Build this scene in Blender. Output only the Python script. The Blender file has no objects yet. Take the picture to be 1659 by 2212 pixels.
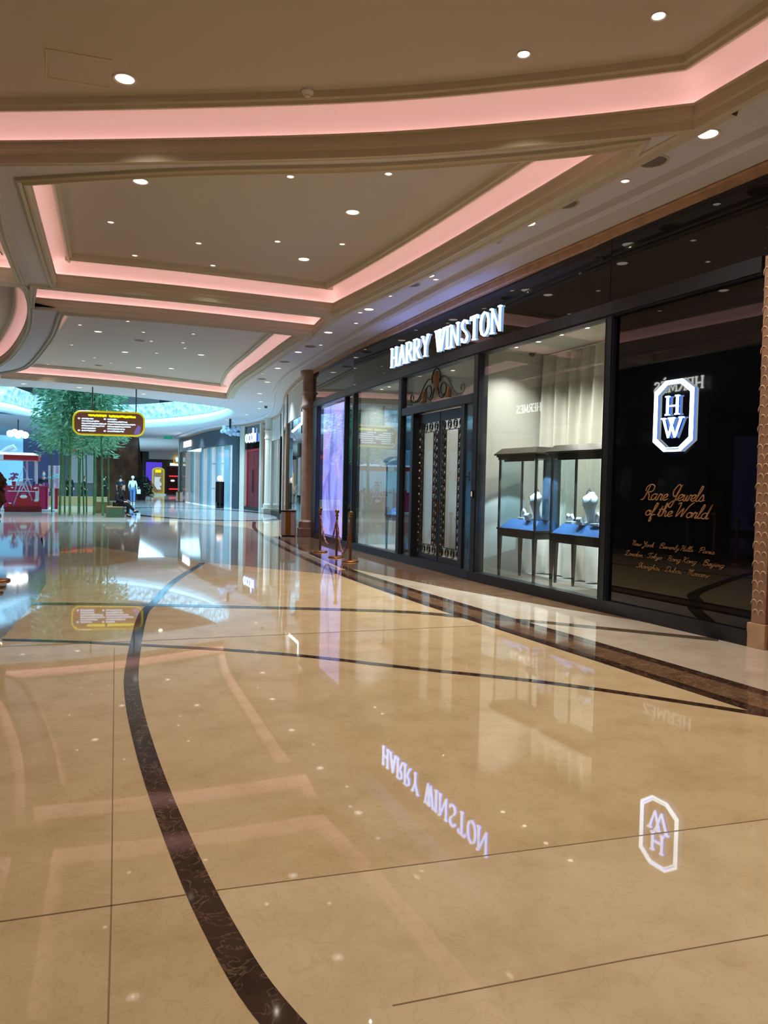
import bpy, bmesh, math, random
from mathutils import Vector, Matrix
from mathutils.geometry import tessellate_polygon
random.seed(7)
C = bpy.context.scene.collection
SC = bpy.context.scene
PI = math.pi

# ------------------------------------------------------------------ camera
cam = bpy.data.cameras.new('camera'); camo = bpy.data.objects.new('camera', cam); C.objects.link(camo)
yaw, pitch, roll = math.radians(25.3), math.radians(-2.07), math.radians(1.23)
fw = Vector((math.sin(yaw)*math.cos(pitch), math.cos(yaw)*math.cos(pitch), math.sin(pitch)))
rt = Vector((math.cos(yaw), -math.sin(yaw), 0)); up = rt.cross(fw)
r2 = rt*math.cos(roll)+up*math.sin(roll); u2 = up*math.cos(roll)-rt*math.sin(roll)
camo.matrix_world = Matrix(((r2.x,u2.x,-fw.x,0),(r2.y,u2.y,-fw.y,0),(r2.z,u2.z,-fw.z,1.5),(0,0,0,1)))
cam.sensor_fit = 'VERTICAL'; cam.sensor_height = 36; cam.lens = 36*1600/2212; cam.clip_end = 300; cam.clip_start = .05
SC.camera = camo
SC.view_settings.view_transform = 'Standard'; SC.view_settings.look = 'None'
SC.view_settings.gamma = 1; SC.view_settings.use_curve_mapping = False
SC.view_settings.exposure = 0.38
SC.cycles.adaptive_threshold = .02; SC.cycles.max_bounces = 8; SC.cycles.diffuse_bounces = 4; SC.cycles.glossy_bounces = 4; SC.cycles.transparent_max_bounces = 12
SC.cycles.caustics_reflective = False; SC.cycles.caustics_refractive = False; SC.cycles.sample_clamp_indirect = 8

def lin(c):
    return tuple(((v/255)/12.92 if v/255 <= .04045 else ((v/255+.055)/1.055)**2.4) for v in c)
# ------------------------------------------------------------------ world and large lights
W = bpy.data.worlds.new('world'); SC.world = W; W.use_nodes = True
W.node_tree.nodes['Background'].inputs[0].default_value = (*lin((205,170,135)), 1)
W.node_tree.nodes['Background'].inputs[1].default_value = 0.22
SPOT_E, SPOT_S, COVE_E, SKY_E = 118.0, 24.0, 2.1, 6.0
SPOT_C = (1.0, .88, .72)
def area(name, loc, sx, sy, e, col, rot=(0,0,0)):
    l = bpy.data.lights.new(name, 'AREA'); l.shape = 'RECTANGLE'; l.size = sx; l.size_y = sy; l.energy = e; l.color = col
    o = bpy.data.objects.new(name, l); C.objects.link(o); o.location = loc; o.rotation_euler = rot; return o
area('skylight_daylight', (3.5, 41, 10.7), 13, 20, 3400, (.45,.74,1.0))
area('far_hall_fill', (5.5, 70, 4.6), 8, 18, 1500, (.45,.80,1.0))  # unseen cool fill lamp, added under the ceiling to brighten the far shops

# ------------------------------------------------------------------ materials
MATS = {}
def mat(name, col, rough=.5, metal=0, emit=None, es=0, noise=None, bump=None, coat=0, ior=1.5, alpha=1):
    if name in MATS: return MATS[name]
    m = bpy.data.materials.new(name); m.use_nodes = True; nt = m.node_tree; b = nt.nodes['Principled BSDF']
    b.inputs['Base Color'].default_value = (*lin(col), 1); b.inputs['Roughness'].default_value = rough
    b.inputs['Metallic'].default_value = metal; b.inputs['IOR'].default_value = ior
    b.inputs['Coat Weight'].default_value = coat
    if emit: b.inputs['Emission Color'].default_value = (*lin(emit), 1); b.inputs['Emission Strength'].default_value = es
    if noise:
        col2, scale, lo, hi = noise
        tc = nt.nodes.new('ShaderNodeTexCoord'); n = nt.nodes.new('ShaderNodeTexNoise'); n.inputs['Scale'].default_value = scale
        n.inputs['Detail'].default_value = 6; nt.links.new(tc.outputs['Object'], n.inputs['Vector'])
        r = nt.nodes.new('ShaderNodeValToRGB'); r.color_ramp.elements[0].position = lo; r.color_ramp.elements[1].position = hi
        r.color_ramp.elements[0].color = (*lin(col), 1); r.color_ramp.elements[1].color = (*lin(col2), 1)
        nt.links.new(n.outputs['Fac'], r.inputs[0]); nt.links.new(r.outputs[0], b.inputs['Base Color'])
    if bump:
        kind, scale, st, dist = bump
        tc = nt.nodes.new('ShaderNodeTexCoord')
        n = nt.nodes.new('ShaderNodeTexNoise' if kind == 'noise' else 'ShaderNodeTexVoronoi'); n.inputs['Scale'].default_value = scale
        nt.links.new(tc.outputs['Object'], n.inputs['Vector'])
        bp = nt.nodes.new('ShaderNodeBump'); bp.inputs['Strength'].default_value = st; bp.inputs['Distance'].default_value = dist
        nt.links.new(n.outputs['Fac' if kind == 'noise' else 'Distance'], bp.inputs['Height']); nt.links.new(bp.outputs[0], b.inputs['Normal'])
    MATS[name] = m; return m
def glow(name, col, s):
    if name in MATS: return MATS[name]
    m = bpy.data.materials.new(name); m.use_nodes = True; nt = m.node_tree; nt.nodes.clear()
    e = nt.nodes.new('ShaderNodeEmission'); o = nt.nodes.new('ShaderNodeOutputMaterial')
    e.inputs[0].default_value = (*lin(col), 1); e.inputs[1].default_value = s; nt.links.new(e.outputs[0], o.inputs[0])
    MATS[name] = m; return m
def glassmat(name, tint=(235,240,240), ior=1.5, gloss=1.0):
    if name in MATS: return MATS[name]
    m = bpy.data.materials.new(name); m.use_nodes = True; nt = m.node_tree; nt.nodes.clear()
    t = nt.nodes.new('ShaderNodeBsdfTransparent'); t.inputs[0].default_value = (*lin(tint), 1)
    g = nt.nodes.new('ShaderNodeBsdfGlossy'); g.inputs['Roughness'].default_value = 0.0; g.inputs[0].default_value = (gloss,gloss,gloss,1)
    f = nt.nodes.new('ShaderNodeFresnel'); ge = nt.nodes.new('ShaderNodeNewGeometry'); mm = nt.nodes.new('ShaderNodeMath'); mm.operation = 'MULTIPLY_ADD'
    nt.links.new(ge.outputs['Backfacing'], mm.inputs[0]); mm.inputs[1].default_value = 1/ior-ior; mm.inputs[2].default_value = ior; nt.links.new(mm.outputs[0], f.inputs[0])
    x = nt.nodes.new('ShaderNodeMixShader'); o = nt.nodes.new('ShaderNodeOutputMaterial')
    nt.links.new(f.outputs[0], x.inputs[0]); nt.links.new(t.outputs[0], x.inputs[1]); nt.links.new(g.outputs[0], x.inputs[2]); nt.links.new(x.outputs[0], o.inputs[0])
    MATS[name] = m; return m
def marble(name, base, dark, vein, sc, vsc, rough=.06, vlo=.47, vhi=.53, vamt=.6, blotch=.5, thr=(.45,.7), ior=1.55):
    m = bpy.data.materials.new(name); m.use_nodes = True; nt = m.node_tree; b = nt.nodes['Principled BSDF']; L = nt.links
    b.inputs['Roughness'].default_value = rough; b.inputs['IOR'].default_value = ior
    tc = nt.nodes.new('ShaderNodeTexCoord')
    n1 = nt.nodes.new('ShaderNodeTexNoise'); n1.inputs['Scale'].default_value = sc; n1.inputs['Detail'].default_value = 8; n1.inputs['Roughness'].default_value = .65
    n2 = nt.nodes.new('ShaderNodeTexNoise'); n2.inputs['Scale'].default_value = vsc; n2.inputs['Detail'].default_value = 5; n2.inputs['Distortion'].default_value = .8
    L.new(tc.outputs['Object'], n1.inputs['Vector']); L.new(tc.outputs['Object'], n2.inputs['Vector'])
    r1 = nt.nodes.new('ShaderNodeValToRGB'); e = r1.color_ramp.elements; e[0].position, e[1].position = thr
    e[0].color = (*lin(base), 1); e[1].color = (*lin(dark), 1)
    r2_ = nt.nodes.new('ShaderNodeValToRGB'); e = r2_.color_ramp.elements; e[0].position = vlo-.01; e[0].color = (0,0,0,1); e[1].position = vhi+.01; e[1].color = (0,0,0,1)
    k = r2_.color_ramp.elements.new((vlo+vhi)/2); k.color = (vamt,vamt,vamt,1)
    L.new(n1.outputs['Fac'], r1.inputs[0]); L.new(n2.outputs['Fac'], r2_.inputs[0])
    mx = nt.nodes.new('ShaderNodeMix'); mx.data_type = 'RGBA'
    L.new(r2_.outputs[0], mx.inputs[0]); L.new(r1.outputs[0], mx.inputs[6]); mx.inputs[7].default_value = (*lin(vein), 1)
    L.new(mx.outputs[2], b.inputs['Base Color'])
    MATS[name] = m; return m
M_floor = marble('beige_marble', (224,200,161), (206,180,139), (170,136,98), 2.3, 9.0, .022, .49, .51, .22, ior=1.40)
M_floorl = marble('pale_marble', (214,200,184), (196,180,162), (180,160,140), 2.0, 7.0, .06, .49, .51, .3)
M_floorg = marble('grey_marble', (150,142,130), (120,112,102), (180,172,160), 2.0, 6.0, .05)
M_floorw = marble('white_marble', (210,214,212), (190,196,196), (170,176,176), 1.5, 5.0, .05)
M_dark = marble('dark_marble', (70,50,42), (36,27,24), (138,108,92), 6.0, 13.0, .05, .485, .515, .7)
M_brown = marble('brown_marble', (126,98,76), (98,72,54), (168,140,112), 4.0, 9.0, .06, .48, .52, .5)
M_ceil = mat('ceiling_paint', (216,214,220), .85)
M_upper = mat('upper_ceiling_paint', (200,192,180), .85)
M_mould = mat('moulding_paint', (204,196,176), .7)
M_stone = mat('beige_stone', (196,162,134), .45, noise=((178,144,116), 6, .4, .7))
M_stonec = mat('carved_stone', (206,172,140), .5, bump=('voronoi', 11, 1.0, .06))
M_bstone = mat('brown_stone', (158,124,106), .4, noise=((138,106,90), 5, .4, .7))
M_lacq = mat('black_lacquer', (8,9,12), .02, ior=1.6)
M_frame = mat('dark_metal_frame', (54,58,66), .32, metal=.55)
M_black = mat('black_metal', (16,16,19), .35, metal=.3)
M_glass = glassmat('window_glass')
M_wall = mat('plaster_wall', (222,220,214), .7)
M_gold = mat('polished_gold', (190,140,70), .18, metal=1)
M_white = mat('white_paint', (235,235,235), .5)
M_bronze = mat('bronze', (120,92,66), .35, metal=.6)

# ------------------------------------------------------------------ mesh helpers
class MB:
    def __init__(s): s.v = []; s.f = []
    def add(s, vs, fs):
        k = len(s.v); s.v += [tuple(v) for v in vs]; s.f += [tuple(i+k for i in f) for f in fs]; return s
    def box(s, x0, y0, z0, x1, y1, z1):
        v = [(x,y,z) for z in (z0,z1) for y in (y0,y1) for x in (x0,x1)]
        return s.add(v, [(0,2,3,1),(4,5,7,6),(0,1,5,4),(2,6,7,3),(0,4,6,2),(1,3,7,5)])
    def obox(s, c, ax, sx, sy, z0, z1, tx=1, ty=1):
        # box centred at c (x,y), x-axis direction ax; tx,ty shrink the top
        a = Vector((ax[0],ax[1],0)).normalized(); b = Vector((-a.y,a.x,0)); v = []
        for z, kx, ky in ((z0,1,1),(z1,tx,ty)):
            for j in (-1,1):
                for i in (-1,1): p = Vector((c[0],c[1],z))+a*(i*sx/2*kx)+b*(j*sy/2*ky); v.append(p)
        return s.add(v, [(0,2,3,1),(4,5,7,6),(0,1,5,4),(2,6,7,3),(0,4,6,2),(1,3,7,5)])
    def wallseg(s, p, q, z0, z1, t0, t1):
        # slab along p->q between offsets t0,t1 to the left of travel
        d = (Vector((q[0],q[1]))-Vector((p[0],p[1]))).normalized(); n = Vector((-d.y,d.x))
        v = []
        for z in (z0,z1):
            for t in (t0,t1):
                for e in (p,q): v.append((e[0]+n.x*t, e[1]+n.y*t, z))
        return s.add(v, [(0,2,3,1),(4,5,7,6),(0,1,5,4),(2,6,7,3),(0,4,6,2),(1,3,7,5)])
    def lathe(s, prof, c=(0,0,0), n=24, a0=0, a1=2*PI):
        full = abs(a1-a0-2*PI) < 1e-6; k = n if full else n+1; vs = []
        for r, z in prof:
            for i in range(k):
                a = a0+(a1-a0)*i/n; vs.append((c[0]+r*math.cos(a), c[1]+r*math.sin(a), c[2]+z))
        fs = []
        for j in range(len(prof)-1):
            for i in range(n):
                i2 = (i+1) % k if full else i+1
                fs.append((j*k+i, j*k+i2, (j+1)*k+i2, (j+1)*k+i))
        if full:
            if prof[0][0] > 1e-4: fs.append(tuple(range(k))[::-1])
            if prof[-1][0] > 1e-4: fs.append(tuple((len(prof)-1)*k+i for i in range(k)))
        return s.add(vs, fs)
    def tube(s, pts, r, n=8, closed=False, flat=None):
        pts = [Vector(p) for p in pts]; rs = r if isinstance(r, (list,tuple)) else [r]*len(pts); N = len(pts)
        k = len(s.v); prev = None
        for i, p in enumerate(pts):
            if closed: t = (pts[(i+1)%N]-pts[i-1])
            else: t = pts[min(i+1,N-1)]-pts[max(i-1,0)]
            t.normalize()
            if flat is not None:
                a = Vector(flat); b = t.cross(a)
                if b.length < 1e-6: b = t.orthogonal()
                b.normalize(); a = b.cross(t).normalized()
            else:
                if prev is None: a = t.orthogonal().normalized()
                else:
                    a = prev-t*prev.dot(t)
                    a = a.normalized() if a.length > 1e-6 else t.orthogonal().normalized()
                b = t.cross(a); prev = a
            for j in range(n):
                an = 2*PI*j/n+ (PI/n if flat is not None else 0); s.v.append(tuple(p+(a*math.cos(an)+b*math.sin(an))*rs[i]))
        for i in range(N if closed else N-1):
            for j in range(n):
                i2 = (i+1) % N
                s.f.append((k+i*n+j, k+i*n+(j+1)%n, k+i2*n+(j+1)%n, k+i2*n+j))
        if not closed:
            s.f.append(tuple(k+j for j in range(n))[::-1]); s.f.append(tuple(k+(N-1)*n+j for j in range(n)))
        return s
    def ball(s, c, r, n=12, m=8, sc=(1,1,1)):
        vs = []; fs = []
        for j in range(m+1):
            ph = PI*j/m
            for i in range(n):
                a = 2*PI*i/n; vs.append((c[0]+r*sc[0]*math.sin(ph)*math.cos(a), c[1]+r*sc[1]*math.sin(ph)*math.sin(a), c[2]+r*sc[2]*math.cos(ph)))
        for j in range(m):
            for i in range(n): fs.append((j*n+i, (j+1)*n+i, (j+1)*n+(i+1)%n, j*n+(i+1)%n))
        return s.add(vs, fs)
    def poly(s, pts, z0, z1):
        # solid prism over a plan polygon
        n = len(pts); tri = tessellate_polygon([[Vector((p[0],p[1],0)) for p in pts]])
        v = [(p[0],p[1],z0) for p in pts]+[(p[0],p[1],z1) for p in pts]
        fs = [t for t in tri]+[tuple(i+n for i in t) for t in tri]
        fs += [(i,(i+1)%n,(i+1)%n+n,i+n) for i in range(n)]
        return s.add(v, fs)
    def build(s, name, m, parent=None, smooth=False, kind=None, bevel=0):
        me = bpy.data.meshes.new(name); me.from_pydata(s.v, [], s.f); me.update()
        bm = bmesh.new(); bm.from_mesh(me); bmesh.ops.remove_doubles(bm, verts=bm.verts, dist=1e-5)
        bmesh.ops.recalc_face_normals(bm, faces=bm.faces); bm.to_mesh(me); bm.free()
        if smooth:
            for p in me.polygons: p.use_smooth = True
            try: me.set_sharp_from_angle(angle=math.radians(40))
            except Exception: pass
        o = bpy.data.objects.new(name, me); C.objects.link(o); me.materials.append(m)
        if bevel:
            b = o.modifiers.new('bevel', 'BEVEL'); b.width = bevel; b.segments = 2; b.limit_method = 'ANGLE'
        if parent is not None: o.parent = parent
        if kind: o['kind'] = kind
        return o
def flat(poly, z, holes=(), name='x', m=None, kind='structure', parent=None):
    loops = [[Vector((p[0],p[1],0)) for p in poly]]+[[Vector((p[0],p[1],0)) for p in h] for h in holes]
    tri = tessellate_polygon(loops); allp = [p for l in loops for p in l]
    mb = MB(); mb.add([(p.x,p.y,z) for p in allp], tri); return mb.build(name, m, parent, kind=kind)
def offs(poly, d):
    # offset a closed CCW polygon outwards by d
    n = len(poly); out = []
    for i in range(n):
        p0, p1, p2 = (Vector(poly[i-1][:2]), Vector(poly[i][:2]), Vector(poly[(i+1)%n][:2]))
        a = (p1-p0).normalized(); b = (p2-p1).normalized(); na = Vector((a.y,-a.x)); nb = Vector((b.y,-b.x))
        m_ = (na+nb); m_ = m_/max(.35, m_.dot(na)) if m_.length > 1e-6 else na
        out.append((p1.x+m_.x*d, p1.y+m_.y*d))
    return out
def offl(line, d):
    # offset an open polyline to its left by d
    n = len(line); out = []
    for i in range(n):
        p = Vector(line[i][:2]); a = (p-Vector(line[i-1][:2])).normalized() if i else (Vector(line[1][:2])-p).normalized()
        b = (Vector(line[i+1][:2])-p).normalized() if i < n-1 else a
        na = Vector((-a.y,a.x)); nb = Vector((-b.y,b.x)); m_ = (na+nb); m_ = m_/max(.35, m_.dot(na))
        out.append((p.x+m_.x*d, p.y+m_.y*d))
    return out
def sweep(line, prof, closed=False, cap=True):
    # profile points (offset, z); offset is outwards for closed polygons, to the left for open lines
    mb = MB(); n = len(line); vs = []
    for d, z in prof:
        l = offs(line, d) if closed else offl(line, d)
        vs += [(x,y,z) for x, y in l]
    fs = []
    for j in range(len(prof)-1):
        for i in range(n if closed else n-1):
            i2 = (i+1) % n; fs.append((j*n+i, j*n+i2, (j+1)*n+i2, (j+1)*n+i))
    return mb.add(vs, fs)
def smooth_line(pts, k=6, closed=False):
    P = [Vector(p) for p in pts]; n = len(P); out = []
    rng = range(n if closed else n-1)
    for i in rng:
        p0 = P[i-1] if (closed or i) else P[0]; p1 = P[i]; p2 = P[(i+1)%n]; p3 = P[(i+2)%n] if (closed or i < n-2) else P[-1]
        for j in range(k):
            t = j/k; out.append(.5*((2*p1)+(p2-p0)*t+(2*p0-5*p1+4*p2-p3)*t*t+(3*p1-p0-3*p2+p3)*t**3))
    if not closed: out.append(P[-1])
    return [tuple(p) for p in out]
def tag(o, label, cat, group=None):
    o['label'] = label; o['category'] = cat
    if group: o['group'] = group
    return o
def thing(name, label, cat, loc=(0,0,0), rz=0, group=None):
    o = bpy.data.objects.new(name, None); C.objects.link(o); o.location = loc; o.rotation_euler = (0,0,rz); o.empty_display_size = .1
    return tag(o, label, cat, group)
def dup(root, loc, rz=0, label=None, group=None):
    def cp(o, par):
        c = o.copy(); C.objects.link(c); c.parent = par
        for ch in list(o.children): cp(ch, c)
        return c
    r = cp(root, None); r.location = loc; r.rotation_euler = (0,0,rz)
    if label: r['label'] = label
    if group: r['group'] = group
    return r

# ------------------------------------------------------------------ floor
def strip(name, line, w, m, z=.0015, sm=6):
    l = smooth_line(line, sm) if sm else line
    a = offl(l, w/2); b = offl(l, -w/2)
    mb = MB(); n = len(l); mb.add([(x,y,z) for x,y in a]+[(x,y,z) for x,y in b], [(i,i+1,n+i+1,n+i) for i in range(n-1)])
    return mb.build(name, m, kind='structure')
flat([(-16,-8),(9,-8),(9,26),(13,36),(13,58),(18,58),(18,95),(-16,95)], 0, (), 'floor', M_floor)
flat([(4.97,-6),(6.5,-6),(6.5,11.3),(4.97,11.3)], .001, (), 'floor_pale_border', M_floorl)
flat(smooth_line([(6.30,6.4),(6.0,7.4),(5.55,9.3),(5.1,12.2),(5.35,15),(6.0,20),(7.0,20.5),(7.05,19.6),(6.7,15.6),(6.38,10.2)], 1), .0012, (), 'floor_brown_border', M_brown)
flat([(4.57,-6),(4.95,-6),(4.95,12),(4.57,12)], .0012, (), 'floor_band_between', M_brown)
flat([(.2,15.9),(1.18,17.67),(2.79,13.95),(3.83,12.37),(4.5,11.4),(4.9,12.2),(5.3,15),(5.9,19.5),(6.4,24),(5,27.5),(.6,27.8),(.15,20)], .0008, (), 'floor_grey_wedge', M_floorg)
flat([(-8,2),(-.9,5.8),(-.25,7.78),(.01,9.85),(.16,11.55),(.18,15.72),(.2,27.5),(-8,27.5)], .0008, (), 'floor_grey_side', M_floorg)
flat([(-16,27.6),(8.5,27.6),(13,36),(13,95),(-16,95)], .0004, (), 'floor_far_white', M_floorw)
EL = [(6.9+3.0*math.cos(a)-.28*math.sin(a)*2, 35.3+6.6*math.sin(a)) for a in [2*PI*i/40 for i in range(40)]]
flat(offs(EL, .55), .0016, (EL,), 'floor_oval_ring', M_dark)
flat([(2.2,28.2),(4.9,30.0),(3.9,34),(3.3,40),(-1,44),(-4,40),(-4,29)], .001, (), 'floor_bamboo_bed', M_floorl)
strip('floor_curved_inlay', [(1.2,.4),(.82,1.3),(.63,1.92),(.57,2.4),(.55,3.1),(.56,4.1),(.62,5.3),(.74,6.35),(1.09,8.5),(1.35,9.43),(1.9,11.3),(2.7,13.4),(2.79,13.7)], .105, M_dark, .002)
strip('floor_thin_inlay', [(-2.5,8.6),(-.28,7.63),(.77,7.05),(1.94,6.23),(2.85,5.32),(3.66,4.51),(4.49,3.36),(5.4,1.9)], .085, M_dark, .0021)
strip('floor_crossing_inlay', [(0,9.7),(1.27,9.2),(3.78,7.93),(4.5,7.28),(5.03,6.85),(5.51,6.28),(6.3,5.3)], .17, marble('olive_marble',(98,84,66),(70,60,48),(140,124,100),6,12,.06), .0022)
strip('floor_lower_band', [(4.62,-5),(4.55,1),(4.52,5),(4.51,7.2),(4.54,9.3),(4.62,11.2),(4.85,13.5),(5.3,17),(5.8,20),(6.6,24),(7.6,27.6)], .13, M_dark, .0024)
strip('floor_upper_band', [(5.0,-5),(4.97,3.7),(4.96,5.7),(4.94,7),(4.93,9.2),(4.98,11.4),(5.2,13.5),(5.65,17),(6.15,20)], .13, M_dark, .0024)
flat([(.62,2.66),(3.06,2.27),(4.4,2.05),(4.4,-4),(1.9,-1),(1.2,.4),(.82,1.3),(.63,1.92),(.57,2.4)], .0007, (), 'floor_tile_field', marble('light_beige_marble', (232,212,176), (216,192,154), (180,148,108), 2.3, 9.0, .022, .49, .51, .2, ior=1.40))
M_joint = mat('tile_joint', (150,120,84), .3)
strip('floor_joint', [(-.3,7.32),(.89,7.16),(4.36,6.76)], .012, M_joint, .0017, 0)
strip('floor_joint', [(-.3,2.78),(.62,2.66),(3.06,2.27),(4.4,2.05)], .006, M_joint, .0017, 0)
strip('floor_joint', [(.19,2.11),(.25,2.69),(.65,6.93)], .005, M_joint, .0017, 0)
strip('floor_joint', [(.94,1.86),(1.71,1.75),(2.6,1.6)], .005, M_joint, .0017, 0)

# ------------------------------------------------------------------ ceiling
ZP, ZU = 4.78, 5.24
def arc(*p): return smooth_line(p, 4)
c1 = arc((-1.25,9.2),(-.33,8.73),(1.36,7.77),(3.09,6.71),(4.39,5.72),(5.30,4.93))+[(5.26,3),(5.22,-6),(-1.4,-6)]
c1 = [(p[0],p[1]) for p in c1][::-1]
c2 = arc((-.1,9.25),(1.43,8.16),(3.2,7.08),(4.53,6.04),(5.12,5.45))+arc((5.2,5.6),(5.24,7.24),(5.27,9.5),(5.24,11.4),(5.15,13.35))+arc((5.10,13.37),(2.41,13.56),(.32,13.86))+arc((.30,13.8),(.05,11),(-.09,9.35))
slot = arc((.02,14.12),(2.44,13.85),(5.25,13.66))+[(5.5,15.36)]+arc((5.45,15.40),(2.75,15.48),(-.02,15.84))
c3 = arc((.52,16.14),(2.8,15.76),(5.35,15.66))+arc((5.42,15.9),(5.5,17.6),(5.74,20.7),(6.08,24.9),(6.75,28.8))+arc((6.65,28.8),(2.56,27.55),(-1.0,27.4))+arc((-1.0,26.5),(-.19,24.5),(.36,19.5),(.5,16.4))
l2 = [(-1.3,9.5),(-.5,9.2)]+arc((-.46,9.6),(-.45,11.2),(-.30,13.4),(-.26,13.85))+[(-1.3,14.0)]
l3 = [(-1.3,14.4),(-.24,14.2)]+arc((-.18,14.5),(-.12,16),(-.2,18.7),(-.62,22.6),(-1.2,25.6))
coffers = [c1,c2,slot,c3,l2,l3]
def area2(p): return sum(p[i-1][0]*p[i][1]-p[i][0]*p[i-1][1] for i in range(len(p)))
coffers = [[(q[0],q[1]) for q in c] if area2(c) > 0 else [(q[0],q[1]) for q in c[::-1]] for c in coffers]
atr = smooth_line([(-4.5,31.5),(-1,30.28),(.62,30.0),(3.4,30.9),(6.1,32.0),(8.1,33.56),(8.9,37.2),(8.69,42.6),(6.74,48.6),(4,51.5),(1.1,50),(-1.5,43),(-5,42),(-7,36)], 4, True)
M_cove = mat('cove_paint', (236,220,214), .8)
flat([(-2.6,-8),(6.6,-8),(7.2,19),(9.2,27),(10.9,31),(11,58),(16,58),(16,92),(-16,92),(-16,29),(-2.6,29)], ZP, [offs(c,.09) for c in coffers]+[atr], 'ceiling', M_ceil)
M_strip = glow('cove_led', (255,206,208), COVE_E*3)
for i, c in enumerate(coffers):
    sweep(c, [(.10,ZP+.02),(.10,4.745),(.075,4.73),(.04,4.75),(.02,4.725),(-.005,4.725),(-.005,4.80),(-.02,4.815),(-.02,4.85),(0,4.865),(0,4.93),(-.015,4.935),(-.015,4.955),(.02,4.955),(.02,4.92),(.095,4.92)], True).build('coffer_frame', M_mould, kind='structure')
    sweep(c, [(.095,4.92),(.10,5.0),(.085,5.08),(.04,5.15),(-.05,5.20),(-.19,5.21)], True).build('cove_surface', M_cove, smooth=True, kind='structure')
    sweep(c, [(-.19,5.215),(-.19,5.15),(-.215,5.14),(-.235,5.14),(-.245,5.17),(-.275,5.18),(-.285,ZU)], True).build('coffer_inner_moulding', M_mould, kind='structure')
    flat(offs(c,-.28), ZU, (), 'upper_ceiling', M_upper)
    sweep(c, [(.035,4.925),(.075,4.925)], True).build('cove_light_strip', M_strip, kind='structure')
def part_line(pts): return arc(*pts)
for ln in ([(5.20,4.6),(5.20,5.4),(5.24,7.24),(5.27,9.5),(5.24,11.4),(5.15,13.4),(5.35,15.6),(5.5,17.6),(5.74,20.7),(6.08,24.9),(6.75,28.8)],):
    sweep([(p[0],p[1]) for p in arc(*ln)], [(-.12,ZP+.01),(-.12,4.765),(-.17,4.76),(-.19,4.735),(-.25,4.735),(-.27,ZP+.01)]).build('ceiling_moulding', M_mould, kind='structure')

# wall line, cornice and stone frame over the shops (the line runs away from the camera; its left side is the mall)
WL = [(6.36,-8),(6.355,4.9),(6.35,7.0),(6.38,10.2),(6.70,15.6),(7.05,19.6),(7.35,22),(8.1,25.5),(8.95,28.4),(9.75,31.3),(10.3,33.6),(10.55,36.2),(10.5,40.2),(10.07,41.4),(9.66,45.5),(9.64,49),(9.8,55.4),(10.05,58)]
WS = [(p[0],p[1]) for p in smooth_line([(x,y,0) for x,y in WL], 3)]
sweep(WS, [(.47,ZP+.01),(.46,4.70),(.40,4.665),(.36,4.68),(.1,4.68),(-.15,4.68)]).build('trim_1', M_ceil, kind='structure')
sweep(WS, [(.03,4.68),(.05,4.67),(.05,4.655),(.02,4.65),(.02,4.56),(0,4.545),(-.1,4.545)]).build('trim_2', M_stone, kind='structure')

# ------------------------------------------------------------------ ceiling lights
M_lens = glow('lamp_lens', (255,240,215), 7)
M_lensw = glow('lamp_lens_small', (255,236,205), 9)
M_refl = glow('lamp_reflector', (255,246,228), 1.6)
M_ring = mat('lamp_ring', (225,215,200), .5)
def make_light(r, e, name='recessed_downlight', size=1.9):
    t = thing(name, '', 'ceiling light')
    MB().lathe([(r*1.0,-.002),(r*1.22,-.010),(r*1.28,-.004),(r*1.28,.006)], n=24).build('trim_ring', M_ring, t, True)
    MB().lathe([(r*.32,-.003),(r*1.02,-.003)], n=20).build('reflector', M_refl, t); MB().lathe([(0.0001,-.003),(r*.32,-.003)], n=12).build('lens', M_lens, t)
    if e:
        l = bpy.data.lights.new('lamp', 'SPOT'); l.energy = e; l.color = SPOT_C; l.spot_size = math.radians(112); l.spot_blend = 1; l.shadow_soft_size = r*.3
        o = bpy.data.objects.new('lamp', l); C.objects.link(o); o.parent = t; o.location = (0,0,-.03)
    return t
BIG = make_light(.085, SPOT_E); MID = make_light(.05, SPOT_E); SML = make_light(.04, SPOT_S)
SPOT_C = (.60,.80,1.0); FARB = make_light(.085, 480)
bigs = {'c1':[(.75,6.9+.55),(3.80,5.42),(4.43,4.51)], 'c2':[(1.19,9.86),(3.94,9.55),(4.05,11.91)],
 'c3':[(1.45,20.26),(2.39,23.06),(4.45,22.30),(3.13,25.96),(4.12,25.55)]}
smls = {'c2':[(2.81,8.82),(3.83,8.18),(3.39,11.24),(4.32,10.87),(.99,11.6),(2.32,11.93),(1.5,13.1),(2.78,13.02)],
 'c3':[(.99,19.61),(1.98,18.56),(2.48,19.70),(3.64,19.26),(3.62,20.61),(3.23,22.71),(3.82,21.42),(.93,22.65),(1.39,25.48),(1.66,24.62),(2.83,20.87),(2.22,25.47),(.38,26.95)]}
per_b = [(5.57,5.01),(5.52,7.68),(5.54,10.28),(5.64,12.78),(5.74,15.16),(5.95,17.8),(6.28,20.6),(6.85,23.6),(7.5,26.8),(8.3,29.5),(9.0,32.2),(9.3,35.5),(9.15,39),(8.95,43),(8.9,47.5),(9.0,52),(-.35,29.0),(1.45,28.95),(3.75,29.6)]
per_s = [(5.65,6.15),(5.46,8.03),(5.37,9.07),(5.74,10.41),(5.55,11.7),(5.9,14.0),(5.6,13.1),(6.1,16.6),(5.85,18.9),(6.9,21.4),(6.2,21.9),(7.7,25.4),(7.0,29.9),(5.3,29.7),(8.0,31.6)]
NM = {'c1':'coffer nearest the camera','c2':'middle coffer','c3':'far coffer'}
used = set()
def put(src, x, y, z, label, group):
    if src.name not in used:
        used.add(src.name); src.location = (x,y,z); src['label'] = label; src['group'] = group; return src
    return dup(src, (x,y,z), 0, label, group)
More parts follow.
